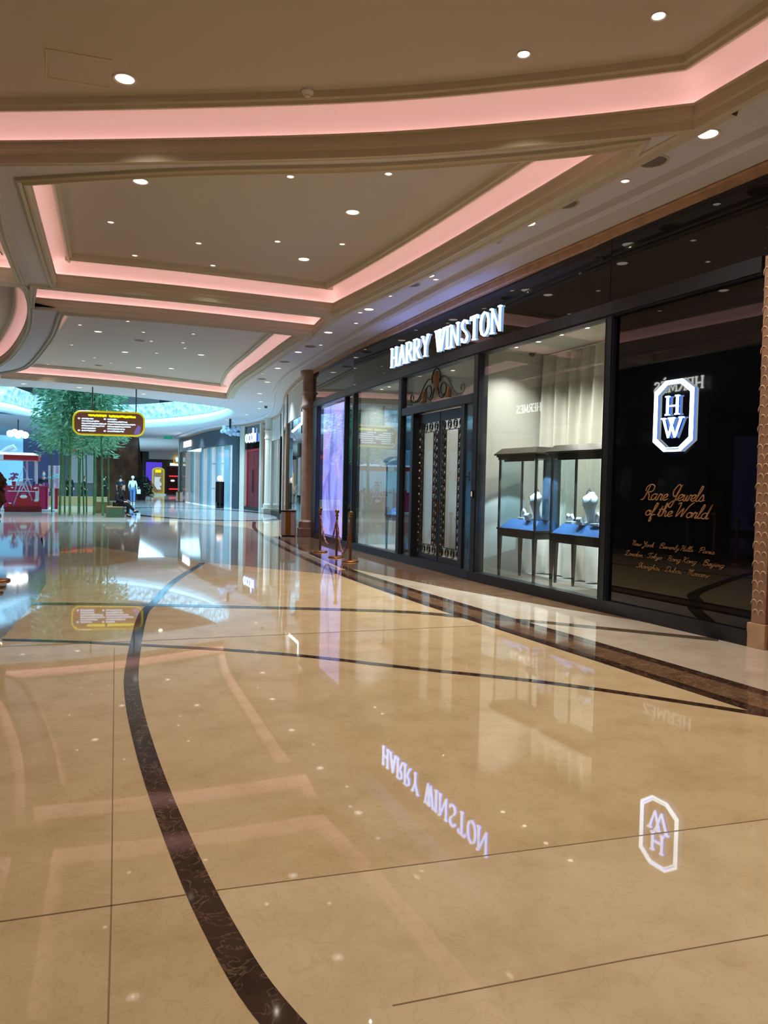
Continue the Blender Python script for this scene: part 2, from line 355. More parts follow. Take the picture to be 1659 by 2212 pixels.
for k, L in bigs.items():
    for x, y in L: put(FARB if 22.5 < y < 26.9 else (MID if y < 6 else BIG), x, y, ZU-.001, ('medium sized bright round downlight near the shop side of the ' if y < 6 else 'large bright round downlight recessed in the ')+NM[k], ('medium downlights in the ' if y < 6 else 'large downlights in the ')+NM[k])
for k, L in smls.items():
    for x, y in L: put(SML, x, y, ZU-.001, 'small round downlight recessed in the '+NM[k], 'small downlights in the '+NM[k])
for x, y in per_b: put(FARB if y > 19 else BIG, x, y, ZP-.001, 'large round downlight in the flat ceiling strip along the shopfronts', 'large downlights along the shopfronts')
for x, y in per_s: put(SML, x, y, ZP-.001, 'tiny downlight in the flat ceiling strip along the shopfronts', 'tiny downlights along the shopfronts')
for x, y in ((.6,1.5),(3.9,1.6),(2.2,-1.2),(4.4,-1.8),(.2,4.4)): put(BIG, x, y, ZU-.001, 'large bright round downlight recessed in the '+NM['c1'], 'large downlights in the '+NM['c1'])
M_spk = mat('speaker_grille', (120,112,108), .7, bump=('voronoi',300,.5,.002))
spk = thing('ceiling_speaker','','speaker')
MB().lathe([(.0001,-.006),(.125,-.006),(.13,0)], n=28).build('grille', M_spk, spk); MB().lathe([(.13,-.001),(.135,-.012),(.15,-.010),(.155,0)], n=28).build('rim', M_mould, spk, True)
for i, (x,y) in enumerate([(5.55,5.66),(5.51,6.95),(5.54,10.86),(5.95,16.9),(6.1,19.4),(6.5,23),(2.54,20.9),(1.9,26.2)]):
    z = ZU if i > 5 else ZP
    lab = ['round grey ceiling speaker nearest the camera','round grey ceiling speaker second along the shopfronts','round grey ceiling speaker above the lit shop name'][i] if i < 3 else ('round grey speaker set in the far coffer' if i > 5 else 'round grey ceiling speaker in the curving far strip')
    g = 'speakers in the far coffer' if i > 5 else ('speakers in the far ceiling strip' if i > 2 else None)
    if i == 0: spk.location = (x,y,z); spk['label'] = lab
    else: dup(spk, (x,y,z), 0, lab, g)
sd = thing('smoke_detector','white round smoke detector on the ceiling nearest the camera','smoke detector',(2.34,6.85,ZU))
MB().lathe([(.055,0),(.06,-.02),(.045,-.045),(.0001,-.05)], n=20).build('housing', M_white, sd, True); MB().lathe([(.03,-.05),(.028,-.06),(.0001,-.062)], n=14).build('sensor', M_ring, sd, True)
dup(sd, (5.54,8.37,ZP), 0, 'white round detector hanging beside the downlights above the dark panel')
cc = thing('dome_camera','small dark dome camera on the far curving ceiling','security camera',(8.9,30.8,ZP))
MB().lathe([(.09,0),(.09,-.03),(.075,-.035)], n=16).build('mount', M_white, cc, True); MB().lathe([(.075,-.035),(.06,-.09),(.0001,-.12)], n=16).build('dome', M_lacq, cc, True)
ap = thing('access_panel','shallow square access hatch outlined in the nearest ceiling','access hatch',(.35,7.48,ZU))
a_ = [(-.27,-.22),(.25,-.30),(.29,.20),(-.26,.28)]
sweep(a_[:], [(.008,0),(.008,-.006),(-.008,-.006),(-.008,0)], True).build('frame', M_mould, ap)
MB().poly(offs(a_,-.012), -.004, 0).build('door', M_upper, ap)

# ------------------------------------------------------------------ stroke lettering
RO = {
'H':([[(.0,0),(.0,1)],[(.5,0),(.5,1)],[(0,.47),(.5,.47)],[(-.09,1),(.09,1)],[(-.09,0),(.09,0)],[(.41,1),(.59,1)],[(.41,0),(.59,0)]],.82),
'A':([[(0,0),(.27,1),(.54,0)],[(.1,.36),(.44,.36)],[(-.09,0),(.09,0)],[(.45,0),(.63,0)]],.80),
'R':([[(0,0),(0,1),(.26,1),(.42,.9),(.42,.62),(.26,.52),(0,.52)],[(.2,.52),(.5,0),(.58,0)],[(-.09,1),(.05,1)],[(-.09,0),(.09,0)]],.76),
'Y':([[(0,1),(.26,.48),(.52,1)],[(.26,.48),(.26,0)],[(.17,0),(.35,0)],[(-.08,1),(.08,1)],[(.44,1),(.6,1)]],.78),
'W':([[(0,1),(.2,0),(.4,1)],[(.25,1),(.46,0),(.7,1)],[(-.08,1),(.08,1)],[(.2,1),(.44,1)],[(.62,1),(.78,1)]],.95),
'I':([[(0,0),(0,1)],[(-.09,1),(.09,1)],[(-.09,0),(.09,0)]],.34),
'N':([[(0,0),(0,1),(.5,0),(.5,1)],[(-.09,0),(.09,0)],[(-.12,1),(.02,1)],[(.41,1),(.59,1)]],.82),
'S':([[(.4,.8),(.34,.96),(.2,1),(.05,.93),(.01,.77),(.08,.62),(.32,.42),(.42,.25),(.36,.07),(.2,0),(.05,.05),(0,.22)]],.66),
'T':([[(.25,0),(.25,1)],[(0,.86),(0,1),(.5,1),(.5,.86)],[(.16,0),(.34,0)]],.72),
'O':([[(.26,0),(.09,.1),(0,.34),(0,.66),(.09,.9),(.26,1),(.43,.9),(.52,.66),(.52,.34),(.43,.1),(.26,0)]],.76),
'E':([[(.4,.84),(.4,1),(0,1),(0,0),(.42,0),(.42,.16)],[(0,.52),(.3,.52)],[(-.08,1),(0,1)],[(-.08,0),(0,0)]],.64),
'M':([[(0,0),(.04,1),(.32,.1),(.6,1),(.64,0)],[(-.09,0),(.09,0)],[(.55,0),(.73,0)]],.96),
'L':([[(0,1),(0,0),(.4,0)]],.6),
'C':([[(.46,.78),(.36,.95),(.22,1),(.07,.88),(0,.66),(0,.34),(.07,.12),(.22,0),(.36,.05),(.46,.22)]],.64),
'o':([[(.2,0),(.03,.12),(0,.3),(.03,.48),(.2,.6),(.37,.48),(.4,.3),(.37,.12),(.2,0)]],.52),
'c':([[(.34,.5),(.2,.6),(.03,.48),(0,.3),(.03,.12),(.2,0),(.34,.1)]],.46),
'h':([[(0,0),(0,1)],[(0,.42),(.12,.58),(.26,.56),(.32,.4),(.32,0)]],.46),
'i':([[(0,0),(0,.6)]],.2), ' ':([],.45)}
CU = {
'a':([[(.34,.36),(.2,.41),(.04,.3),(.02,.1),(.12,0),(.26,.1),(.36,.42)],[(.36,.42),(.33,.1),(.39,0),(.48,.06)]],.45),
'b':([[(0,.04),(.14,.55),(.17,.9),(.09,.92),(.05,.6),(.06,.1),(.16,0),(.3,.1),(.32,.3),(.2,.38),(.36,.34)]],.38),
'c':([[(.28,.32),(.2,.4),(.06,.32),(.04,.1),(.15,0),(.32,.08)]],.3),
'd':([[(.32,.34),(.18,.4),(.05,.28),(.05,.08),(.15,0),(.28,.1),(.42,1.0),(.34,.1),(.39,0),(.46,.06)]],.42),
'e':([[(0,.1),(.2,.2),(.3,.33),(.2,.41),(.07,.3),(.06,.1),(.17,0),(.34,.1)]],.31),
'f':([[(-.04,.06),(.14,.3),(.3,.8),(.26,.96),(.18,.86),(.1,.2),(.04,-.36),(.1,-.44),(.16,-.3),(.1,0),(.32,.1)]],.3),
'g':([[(.34,.34),(.2,.4),(.05,.3),(.04,.1),(.15,0),(.3,.14),(.36,.38),(.24,-.3),(.12,-.42),(.06,-.3),(.4,.04)]],.4),
'h':([[(0,.02),(.16,.6),(.2,.92),(.12,.9),(.04,0)],[(.05,.1),(.16,.36),(.26,.38),(.26,.06),(.32,0),(.4,.06)]],.38),
'i':([[(0,.06),(.1,.38),(.06,.06),(.12,0),(.22,.06)],[(.14,.54),(.15,.57)]],.21),
'j':([[(0,.06),(.12,.38),(.02,-.3),(-.08,-.42),(-.14,-.3),(.16,.04)],[(.16,.54),(.17,.57)]],.2),
'k':([[(0,.02),(.16,.6),(.2,.92),(.12,.9),(.04,0)],[(.06,.14),(.2,.38),(.28,.34),(.12,.2),(.26,.02),(.36,.06)]],.35),
'l':([[(0,.06),(.2,.6),(.24,.9),(.15,.9),(.06,.1),(.13,0),(.24,.06)]],.22),
'n':([[(0,.06),(.08,.38),(.04,0)],[(.06,.14),(.18,.38),(.27,.34),(.24,.06),(.3,0),(.38,.06)]],.36),
'o':([[(.18,.4),(.05,.3),(.04,.1),(.16,0),(.3,.12),(.3,.32),(.18,.4),(.22,.32),(.38,.34)]],.36),
'r':([[(0,.04),(.1,.42),(.14,.36),(.26,.36),(.2,.06),(.25,0),(.33,.06)]],.31),
's':([[(0,.06),(.16,.42),(.24,.14),(.14,0),(.04,.04)],[(.2,.04),(.32,.08)]],.28),
't':([[(0,.06),(.16,.75),(.08,.06),(.15,0),(.25,.06)],[(0,.5),(.28,.52)]],.23),
'u':([[(0,.06),(.1,.38),(.06,.06),(.16,0),(.28,.16),(.33,.38),(.3,.06),(.36,0),(.44,.06)]],.4),
'v':([[(0,.3),(.08,.38),(.12,.02),(.28,.36),(.38,.34)]],.34),
'w':([[(0,.3),(.08,.38),(.08,.04),(.18,.02),(.26,.36),(.26,.04),(.36,.04),(.42,.36),(.52,.34)]],.48),
'y':([[(0,.3),(.08,.38),(.1,.06),(.2,.04),(.32,.38),(.2,-.3),(.08,-.42),(.04,-.28),(.38,.06)]],.36),
'R':([[(-.12,.0),(.06,.1),(.26,.98)],[(.04,.6),(.06,.9),(.3,1.06),(.56,.92),(.5,.6),(.26,.52),(.36,.3),(.4,.04),(.5,0),(.58,.06)]],.54),
'J':([[(.46,.92),(.3,1.06),(.1,.7),(.12,.4),(.3,.3),(.5,1.05),(.26,-.3),(.1,-.44),(.04,-.3),(.2,-.06),(.5,.1)]],.46),
'W':([[(0,.96),(.12,1.06),(.18,.9),(.1,.04),(.42,.66),(.42,.04),(.7,.8),(.92,1.12)]],.72),
'N':([[(-.1,.9),(.04,1.0),(.06,.0)],[(.05,.3),(.22,.98),(.32,.8),(.28,.04),(.4,.06)]],.42),
'Y':([[(0,.86),(.1,1),(.12,.6),(.24,.54),(.42,1),(.24,-.26),(.1,-.42),(.04,-.26),(.36,.08)]],.42),
'B':([[(0,.04),(.2,.96)],[(-.04,.6),(.06,.94),(.34,1.06),(.46,.8),(.18,.54),(.46,.42),(.4,.06),(.14,0),(.02,.1)]],.52),
'H':([[(0,.0),(.14,.9),(.04,.96),(-.06,.8)],[(.34,.96),(.3,0),(.42,.06)],[(.06,.46),(.38,.5)]],.44),
'P':([[(0,0),(.16,.96)],[(-.08,.6),(0,.94),(.3,1.06),(.44,.8),(.3,.52),(.1,.5)]],.40),
'L':([[(-.06,.6),(.06,.9),(.26,1.04),(.28,.84),(.1,.1),(-.06,.02),(.04,.12),(.3,-.06),(.4,.04)]],.42),
'T':([[(-.08,.66),(0,.9),(.46,1.02)],[(.26,.96),(.14,.1),(.0,0),(-.08,.14)]],.32),
'K':([[(0,0),(.14,.94),(.02,1.02),(-.08,.84)],[(.5,1),(.12,.5),(.3,.1),(.44,0),(.5,.08)]],.46),
'S':([[(.42,.84),(.34,1.04),(.16,.86),(.2,.6),(.3,.24),(.14,0),(-.08,.12)],[(.26,.06),(.4,.08)]],.36),
'D':([[(.06,.06),(.2,.92)],[(-.08,.62),(0,.92),(.26,1.04),(.5,.76),(.4,.14),(.14,0),(-.06,.06)]],.52),
'M':([[(-.08,.84),(.06,1),(.04,0)],[(.05,.4),(.2,1),(.26,.9),(.22,0)],[(.24,.4),(.4,1),(.48,.9),(.42,.06),(.52,0),(.58,.08)]],.6),
'.':([[(.1,.30),(.13,.33)]],.3), ' ':([],.2)}
def layout(txt, font, w, h, slant=0, k=1):
    # letters as lists of 2-D strokes, fitted to width w and cap height h
    adv = [font[c][1] for c in txt]; tot = sum(adv[:-1])+max(.3, adv[-1]-.2); sx = w/tot; x = 0; out = []
    for c, a in zip(txt, adv):
        L = []
        for st in font[c][0]:
            p = [(sx*(x+px+slant*py), h*py, 0) for px, py in st]
            if k > 1 and len(p) > 2: p = smooth_line(p, k)
            L.append(p)
        if L: out.append((c, L))
        x += a
    return out
def write(txt, font, w, h, P0, rd, nrm, r, m, parent, slant=0, k=1, n=6, name='letter', off=.02, flatw=True, halo=None, up=(0,0,1)):
    rd = Vector(rd); nrm = Vector(nrm); P0 = Vector(P0); up = Vector(up); res = []
    for c, L in layout(txt, font, w, h, slant, k):
        mb = MB(); hb = MB()
        for st in L:
            pts = [P0+rd*x+up*y+nrm*off for x, y, _ in st]
            mb.tube(pts, r, n, flat=tuple(nrm) if flatw else None)
            if halo: hb.tube([p-nrm*(off*.75) for p in pts], r*.7, 4)
        o = mb.build(name, m, parent); res.append(o)
        if halo: hb.build('halo', halo, o)
    return res

# ------------------------------------------------------------------ dark shopfront
FPL = [(6.36,4.0),(6.355,7.0),(6.38,10.2),(6.70,15.6),(7.05,19.6)]
def fx(y):
    for (a,b),(c,d) in zip(FPL, FPL[1:]):
        if y <= d: return a+(c-a)*(y-b)/(d-b)
    return 7.05
def fp(y, off=0):
    e = .01; d = Vector((fx(y+e)-fx(y-e), 2*e)).normalized(); n = Vector((-d.y, d.x))
    return (fx(y)+n.x*off, y+n.y*off)
def seg(mb, y0, y1, z0, z1, t0, t1):
    ys = [y0]+[b for a, b in FPL if y0 < b < y1]+[y1]
    for a, b in zip(ys, ys[1:]): mb.wallseg((fx(a),a), (fx(b),b), z0, z1, t0, t1)
    return mb
def G(y0, y1, z0, z1, name='window_pane', parent=None, m=None):
    return seg(MB(), y0, y1, z0, z1, -.012, 0).build(name, m or M_glass, parent, kind='structure' if parent is None else None)
seg(MB(), 4.98, 19.55, 0, .15, -.12, .05).build('trim_3', M_frame, kind='structure')
seg(seg(MB(), 4.98, 19.55, 3.60, 3.78, -.12, .05), 4.98, 19.55, 3.62, 3.66, .05, .075).build('trim_4', M_frame, kind='structure')
MB().wallseg((6.335,4.9),(6.345,7.08),3.78,4.55,-.05,.012).build('wall_fascia', M_lacq, kind='structure')
MB().wallseg((6.335,7.09),(6.64,15.85),3.78,4.55,-.05,0).build('wall_fascia', M_lacq, kind='structure')
MB().wallseg((6.66,15.86),(7.02,19.6),3.78,4.55,-.05,.01).build('wall_fascia', M_lacq, kind='structure')
seg(MB(), 4.98, 7.0, .15, 3.60, -.06, -.005).build('wall_panel', M_lacq, kind='structure')
for y0, y1, z1 in ((6.98,7.10,3.6),(9.99,10.15,3.6),(13.03,13.2,3.6),(15.85,15.97,3.6),(16.5,16.6,3.6),(19.08,19.55,3.6)):
    seg(seg(MB(), y0, y1, .15, z1, -.12, .045), y0+.02, y1-.02, .15, z1, -.12, .06).build('trim_5', M_frame, kind='structure')
for y0, y1 in ((7.10,7.2),(10.15,10.2),(13.2,13.24),(16.6,16.66),(12.98,13.03)):
    seg(MB(), y0, y1, .15, 3.6, -.16, -.02).build('trim_6', M_black, kind='structure')
n_ = 1
for y0, y1, z0, z1 in ((7.2,9.99,.15,3.6),(13.24,15.85,.15,3.6),(15.97,16.5,.15,3.6),(16.6,19.08,.15,3.6),(10.2,12.98,3.0,3.6),(10.2,10.47,.15,2.86),(12.62,12.98,.15,2.86)):
    G(y0, y1, z0, z1, 'window_%d' % n_); n_ += 1
seg(MB(), 10.15, 13.03, 2.86, 3.0, -.12, .05).build('trim_7', M_frame, kind='structure')
for y0, y1 in ((10.47,10.58),(12.52,12.62)):
    seg(MB(), y0, y1, .15, 2.86, -.22, .03).build('trim_8', M_frame, kind='structure')
# doors
def ring(mb, c, ry, rz, r, d):
    mb.tube([(c[0], c[1]+ry*math.cos(a), c[2]+rz*math.sin(a)) for a in [2*PI*i/12 for i in range(12)]], r, 4, closed=True)
def door(y0, y1, hs, label):
    x = -.10; w = y1-y0; p = fp((y0+y1)/2, x); d = Vector((fx(y1)-fx(y0), w)); ang = math.atan2(-d.x, d.y)
    t = thing('entrance_door', label, 'door', (p[0], p[1], .05), ang, None); h = w/2-.004
    f = MB().box(-.03,-h,0,.03,h,.20).box(-.03,-h,2.62,.03,h,2.79).box(-.03,-h,.2,.03,-h+.05,2.62).box(-.03,h-.05,.2,.03,h,2.62); f.build('frame', M_frame, t, bevel=.004)
    MB().box(-.006,-h+.05,.20,.006,h-.05,2.62).build('pane', M_glass, t)
    g = MB(); iw = h-.05
    for zc in (.29, 2.53):
        for i in range(4):
            yy = -iw+.09+(2*iw-.18)*i/3; ring(g, (-.03,yy,zc), .065, .075, .011, 0); ring(g, (-.03,yy,zc), .035, .04, .009, 0)
    nn = 14
    for yy in (-iw+.10, iw-.10):
        for i in range(nn):
            zc = .46+(2.36-.46)*i/(nn-1); ring(g, (-.03,yy,zc), .072, .062, .013, 0); ring(g, (-.03,yy,zc), .036, .034, .010, 0); g.ball((-.03,yy,zc), .018, 6, 4, (.6,1,1))
            for q in (-1,1): g.tube([(-.03,yy+q*.07,zc+.035),(-.03,yy+q*.02,zc+.07),(-.03,yy-q*.05,zc+.1)], .009, 4)
        for s in (-.088,.088): g.box(-.036, yy+s-.010, .38, -.024, yy+s+.010, 2.44)
    for zc in (.38, 2.44): g.box(-.036,-iw,zc-.006,-.024,iw,zc+.006)
    g.build('grille', mat('wrought_iron',(58,50,44),.35,metal=.7), t)
    hy = hs*(h-.09)
    hb = MB().tube([(-.04,hy,.95),(-.09,hy,.95),(-.09,hy,1.2),(-.04,hy,1.2)], .009, 8)
    hb.build('handle', M_gold, t, True)
    return t
door(10.6, 11.54, 1, 'dark framed entrance door leaf with ring grille, nearer the display window')
door(11.56, 12.5, -1, 'dark framed entrance door leaf with ring grille and brass pull, farther from the camera')
for y in (11.35, 11.75):
    p = fp(y, -.02); d_ = thing('door_stop','small dark floor bolt at the foot of the entrance doors','door stop',(p[0],p[1],0),0,'floor bolts under the doors')
    MB().lathe([(.03,0),(.03,.012),(.012,.02),(.012,.045),(.02,.05),(.0001,.06)], n=12).build('bolt', M_gold if y > 11.5 else M_black, d_, True)
# ornament over the doors
orn = thing('scroll_ornament','wrought scroll ornament with a gilt shell above the entrance doors','ornament',(*fp(11.55,.03),3.035),0)
def sc_(pts): return [(0,-a,b) for a, b in smooth_line([(p[0],p[1],0) for p in pts], 6) for _ in (0,)] if False else [(0,-q[0],q[1]) for q in smooth_line([(p[0],p[1],0) for p in pts], 6)]
iron = mat('dark_iron',(22,22,24),.4,metal=.6)
for s in (-1,1):
    f = MB()
    f.tube(sc_([(s*a,b) for a,b in [(.12,.10),(.06,.2),(.10,.34),(.26,.39),(.42,.31),(.58,.14),(.72,.04),(.90,.03),(.97,.10),(.94,.17),(.87,.15),(.86,.08)]]), .012, 6)
    f.tube(sc_([(s*a,b) for a,b in [(.30,.08),(.22,.06),(.16,.14),(.2,.25),(.3,.27),(.36,.19),(.32,.08),(.22,.02),(.12,.06),(.08,.2)]]), .012, 6)
    f.tube(sc_([(s*a,b) for a,b in [(.36,.24),(.48,.17),(.6,.05),(.74,.01)]]), .010, 6)
    f.build('scroll', iron, orn, True)
f = MB(); f.tube(sc_([(-.14,.3),(-.15,.42),(-.08,.52),(0,.55),(.08,.52),(.15,.42),(.14,.3)]), .014, 6); f.build('arch', iron, orn, True)
f = MB()
for i in range(9):
    a = -1.0+2.0*i/8; f.tube([(0,0,.12),(0,-.11*math.sin(a),.3),(0,-.13*math.sin(a),.34+.17*math.cos(a))], [.006,.014,.010], 6)
f.build('shell', M_bronze, orn, True)
for s in (-1,1): MB().tube([(0,s*.44,0),(0,s*.46,.14),(0,s*.40,.22)], [.05,.04,.01], 6).build('leaf', M_bronze, orn, True)
# keypad
kp = thing('door_intercom','small black keypad fixed to the post beside the entrance','intercom',(*fp(10.08,.06),1.33))
MB().box(-.02,-.035,0,0,.035,.12).build('case', M_black, kp, bevel=.004); MB().box(-.022,-.02,.02,-.019,.02,.10).build('button_panel', M_white, kp)

# lit name
M_let = glow('letter_face', (225,240,255), 3.0); M_halo = glow('letter_halo', (70,120,255), 14.0)
a0 = Vector((6.335,7.09)); a1 = Vector((6.64,15.85)); dd = (a1-a0).normalized(); nn_ = Vector((-dd.y, dd.x, 0))
sg = thing('illuminated_shop_name','large white neon shop name in capitals on the black fascia','shop sign',(0,0,0))
p = a0+dd*((13.62-7.09)/dd.y)
write('HARRY WINSTON', RO, 4.12, .37, (p.x,p.y,3.89), (-dd.x,-dd.y,0), nn_, .0155, M_let, sg, n=4, off=.032, halo=M_halo)
# emblem
em = thing('illuminated_emblem','glowing white eight sided emblem with two initials on the black panel','emblem',(0,0,0))
def octo(hy, hz, c): return [(6.355-.05, 6.03+a*hy, 2.33+b*hz) for a, b in ((-c,1),(c,1),(1,1-.5*(1-c)),(1,-1+.5*(1-c)),(c,-1),(-c,-1),(-1,-1+.5*(1-c)),(-1,1-.5*(1-c)))]
def octring(hy, hz, w, x0, x1, m, name):
    o = octo(hy,hz,.42); i = octo(hy-w,hz-w,.40); mb = MB(); n = 8
    v = [(x0,a[1],a[2]) for a in o]+[(x0,a[1],a[2]) for a in i]+[(x1,a[1],a[2]) for a in o]+[(x1,a[1],a[2]) for a in i]
    f = []
    for k in range(8):
        j = (k+1)%8; f += [(k,j,8+j,8+k),(16+k,16+j,24+j,24+k),(k,j,16+j,16+k),(8+k,8+j,24+j,24+k)]
    return mb.add(v, f).build(name, m, em)
octring(.275,.392,.022,6.322,6.335,glow('emblem_face',(225,245,255),4.0),'outer_ring'); octring(.240,.357,.011,6.324,6.335,glow('emblem_face',(225,245,255),4.0),'inner_ring')
octring(.262,.379,.012,6.342,6.346,M_halo,'halo')
write('H', RO, .17, .20, (6.35,6.115,2.345), (0,-1,0), (-1,0,0), .011, M_let, em, n=4, off=.025, halo=M_halo)
write('W', RO, .27, .21, (6.35,6.165,2.095), (0,-1,0), (-1,0,0), .011, M_let, em, n=4, off=.025, halo=M_halo)
M_script = mat('gilt_lettering', (170,128,86), .5, metal=.1)
def line(txt, ya, yb, z, h, r, label, ob='wall_lettering'):
    t = thing(ob, label, 'lettering', (0,0,0))
    mb = MB()
    for c, L in layout(txt, CU, ya-yb, h, .28, 5):
        mb_ = MB() if c == '.' else mb
        for st in L: mb_.tube([(6.354, ya-x, z+y) for x, y, _ in st], r, 5, flat=(-1,0,0))
        if c == '.': mb_.build('dot', M_script, t)
    mb.build('script', M_script, t)
line('Rare Jewels', 6.46, 5.60, 1.40, .165, .0065, 'first line of gilt handwriting reading Rare Jewels on the black panel')
line('of the World', 6.42, 5.57, 1.22, .15, .0065, 'second line of gilt handwriting reading of the World on the black panel')
line('New York . Beverly Hills . Paris', 6.61, 5.44, .86, .058, .0024, 'top row of small gilt city names beginning with New York')
line('London . Tokyo . Hong Kong . Beijing', 6.71, 5.33, .735, .058, .0024, 'middle row of small gilt city names beginning with London')
line('Shanghai . Dubai . Moscow', 6.52, 5.52, .61, .058, .0024, 'bottom row of small gilt city names beginning with Shanghai')

# carved end pier at the near end
t = thing('carved_pier','beige stone pier carved with overlapping shells at the near end of the shopfront','pier',(6.34,4.89,0))
MB().box(-.03,-.10,0,.3,.10,.24).build('plinth', M_stone, t, bevel=.006)
MB().box(-.01,-.085,.24,.3,.07,4.54).build('shaft', M_bstone, t, bevel=.004)
M_carve = bpy.data.materials.new('carved_shell_stone'); M_carve.use_nodes = True; nt = M_carve.node_tree; b_ = nt.nodes['Principled BSDF']
b_.inputs['Base Color'].default_value = (*lin((206,172,140)),1); b_.inputs['Roughness'].default_value = .5
g = MB(); random.seed(3); cs = []
for r_ in range(46):
    for s in range(2):
        z0 = .27+r_*.094; y0 = -.045+s*.07+(r_%2)*.02; a0_ = random.uniform(-.5,.5)
        g.tube([(-.0115, y0+.034*math.cos(a), z0+.05+.055*math.sin(a)) for a in [a0_+PI*.95*i/6 for i in range(7)]], [.001,.004,.005,.006,.005,.004,.001], 5)
g.build('relief', mat('relief_stone',(220,186,152),.5), t)

# ------------------------------------------------------------------ shop interior
M_sw = mat('shop_wall', (196,194,186), .7); M_sc = mat('shop_ceiling', (200,198,190), .8); M_cur = mat('curtain_fabric', (206,202,190), .8)
FZ = .08
flat([(6.45,7.12),(8.6,7.12),(12,12),(12,19.4),(7.15,19.4),(6.80,15.6),(6.5,10.2)], FZ, (), 'floor_shop', mat('shop_carpet',(196,190,178),.7))
flat([(6.43,7.12),(8.6,7.12),(12,12),(12,19.4),(7.12,19.4),(6.76,15.6),(6.45,10.2)], 3.72, (), 'ceiling_shop', M_sc)
for i, (p, q) in enumerate((((6.46,7.12),(8.6,7.12)),((8.5,7.1),(8.5,10.0)),((6.56,10.36),(8.5,9.95)),((8.5,9.95),(8.9,13.6)),((8.9,13.1),(12,14.5)),((6.8,13.25),(8.1,13.0)),((8.1,13.0),(8.6,16.0)),((6.9,16.1),(8.5,16.0)),((8.2,16.1),(8.4,19.4)),((7.2,19.45),(8.5,19.45)))):
    MB().wallseg(p, q, FZ, 3.72, -.03, .03).build('wall_shop', M_sw, kind='structure')
MB().wallseg((6.56,10.36),(8.45,9.93),FZ,FZ+.17,.03,.055).build('baseboard_shop', M_white, kind='structure')
def curtain(x0, y0, x1, y1, label, n=30, amp=.13):
    t = thing('curtain', label, 'curtain', (x0,y0,0)); mb = MB(); d = Vector((x1-x0,y1-y0)); L = d.length; d.normalize(); nr = Vector((-d.y,d.x)); vs = []; random.seed(5)
    ph = [random.uniform(0,6) for _ in range(3)]; N = n*10
    for zi, z in enumerate((3.69,3.2,2.4,1.4,.5,FZ+.02)):
        for i in range(N+1):
            s = i/N; k = .55+.45*zi/5
            a = amp*k*(.6*math.asin(.95*math.sin(s*n*1.9+ph[0]+.3*math.sin(zi*.7)))+.35*math.sin(s*n*.45+ph[1]+zi*.25)+.35*math.sin(s*n*3.7+ph[2]))
            vs.append((d.x*s*L+nr.x*a, d.y*s*L+nr.y*a, z))
    K = N+1; fs = [(j*K+i, j*K+i+1, (j+1)*K+i+1, (j+1)*K+i) for j in range(5) for i in range(N)]
    mb.add(vs, fs).build('drape', M_cur, t, True); MB().tube([(0,0,3.70),(x1-x0,y1-y0,3.70)], .015, 6).build('rail', M_white, t); return t
curtain(7.66, 10.02, 7.66, 7.2, 'full height pleated cream curtain behind the lit display cases')
curtain(7.72, 13.4, 7.95, 15.9, 'full height pleated cream curtain behind the window beyond the doors', 26)
def spot_in(x, y, e, label, grp, col=(1,.95,.85)):
    global SI
    t = thing('display_spotlight', label, 'ceiling light', (x,y,3.715), 0, grp)
    MB().lathe([(.035,0),(.045,-.008),(.05,0)], n=16).build('trim_ring', M_ring, t, True); MB().lathe([(.0001,-.003),(.036,-.003)], n=14).build('lens', M_lens, t)
    l = bpy.data.lights.new('lamp','SPOT'); l.energy = e; l.color = col; l.spot_size = math.radians(110); l.spot_blend = .8; l.shadow_soft_size = .04
    o = bpy.data.objects.new('lamp', l); C.objects.link(o); o.parent = t; o.location = (0,0,-.02)
for x, y in ((6.83,8.08),(6.83,8.63),(6.87,9.21),(6.84,9.75),(6.85,7.5)): spot_in(x, y, 150, 'small spotlight in the ceiling above the lit display cases', 'spotlights above the lit display cases')
for x, y in ((7.3,10.9),(7.6,11.6),(7.9,12.4),(8.9,11.8),(7.2,12.3)): spot_in(x, y, 75, 'small spotlight in the ceiling inside the entrance doors', 'spotlights inside the entrance')
for x, y in ((7.15,13.7),(7.15,14.4),(7.2,15.1),(7.25,15.6)): spot_in(x, y, 85, 'small spotlight in the ceiling of the window beyond the doors', 'spotlights in the window beyond the doors', (.9,.97,1))
dc = thing('dome_camera','dark dome camera on the ceiling of the lit display window','security camera',(7.3,10.05-.1,3.72))
MB().lathe([(.06,0),(.06,-.03)], n=16).build('mount', M_white, dc, True); MB().ball((0,0,-.03), .055, 14, 8).build('dome', M_lacq, dc, True)
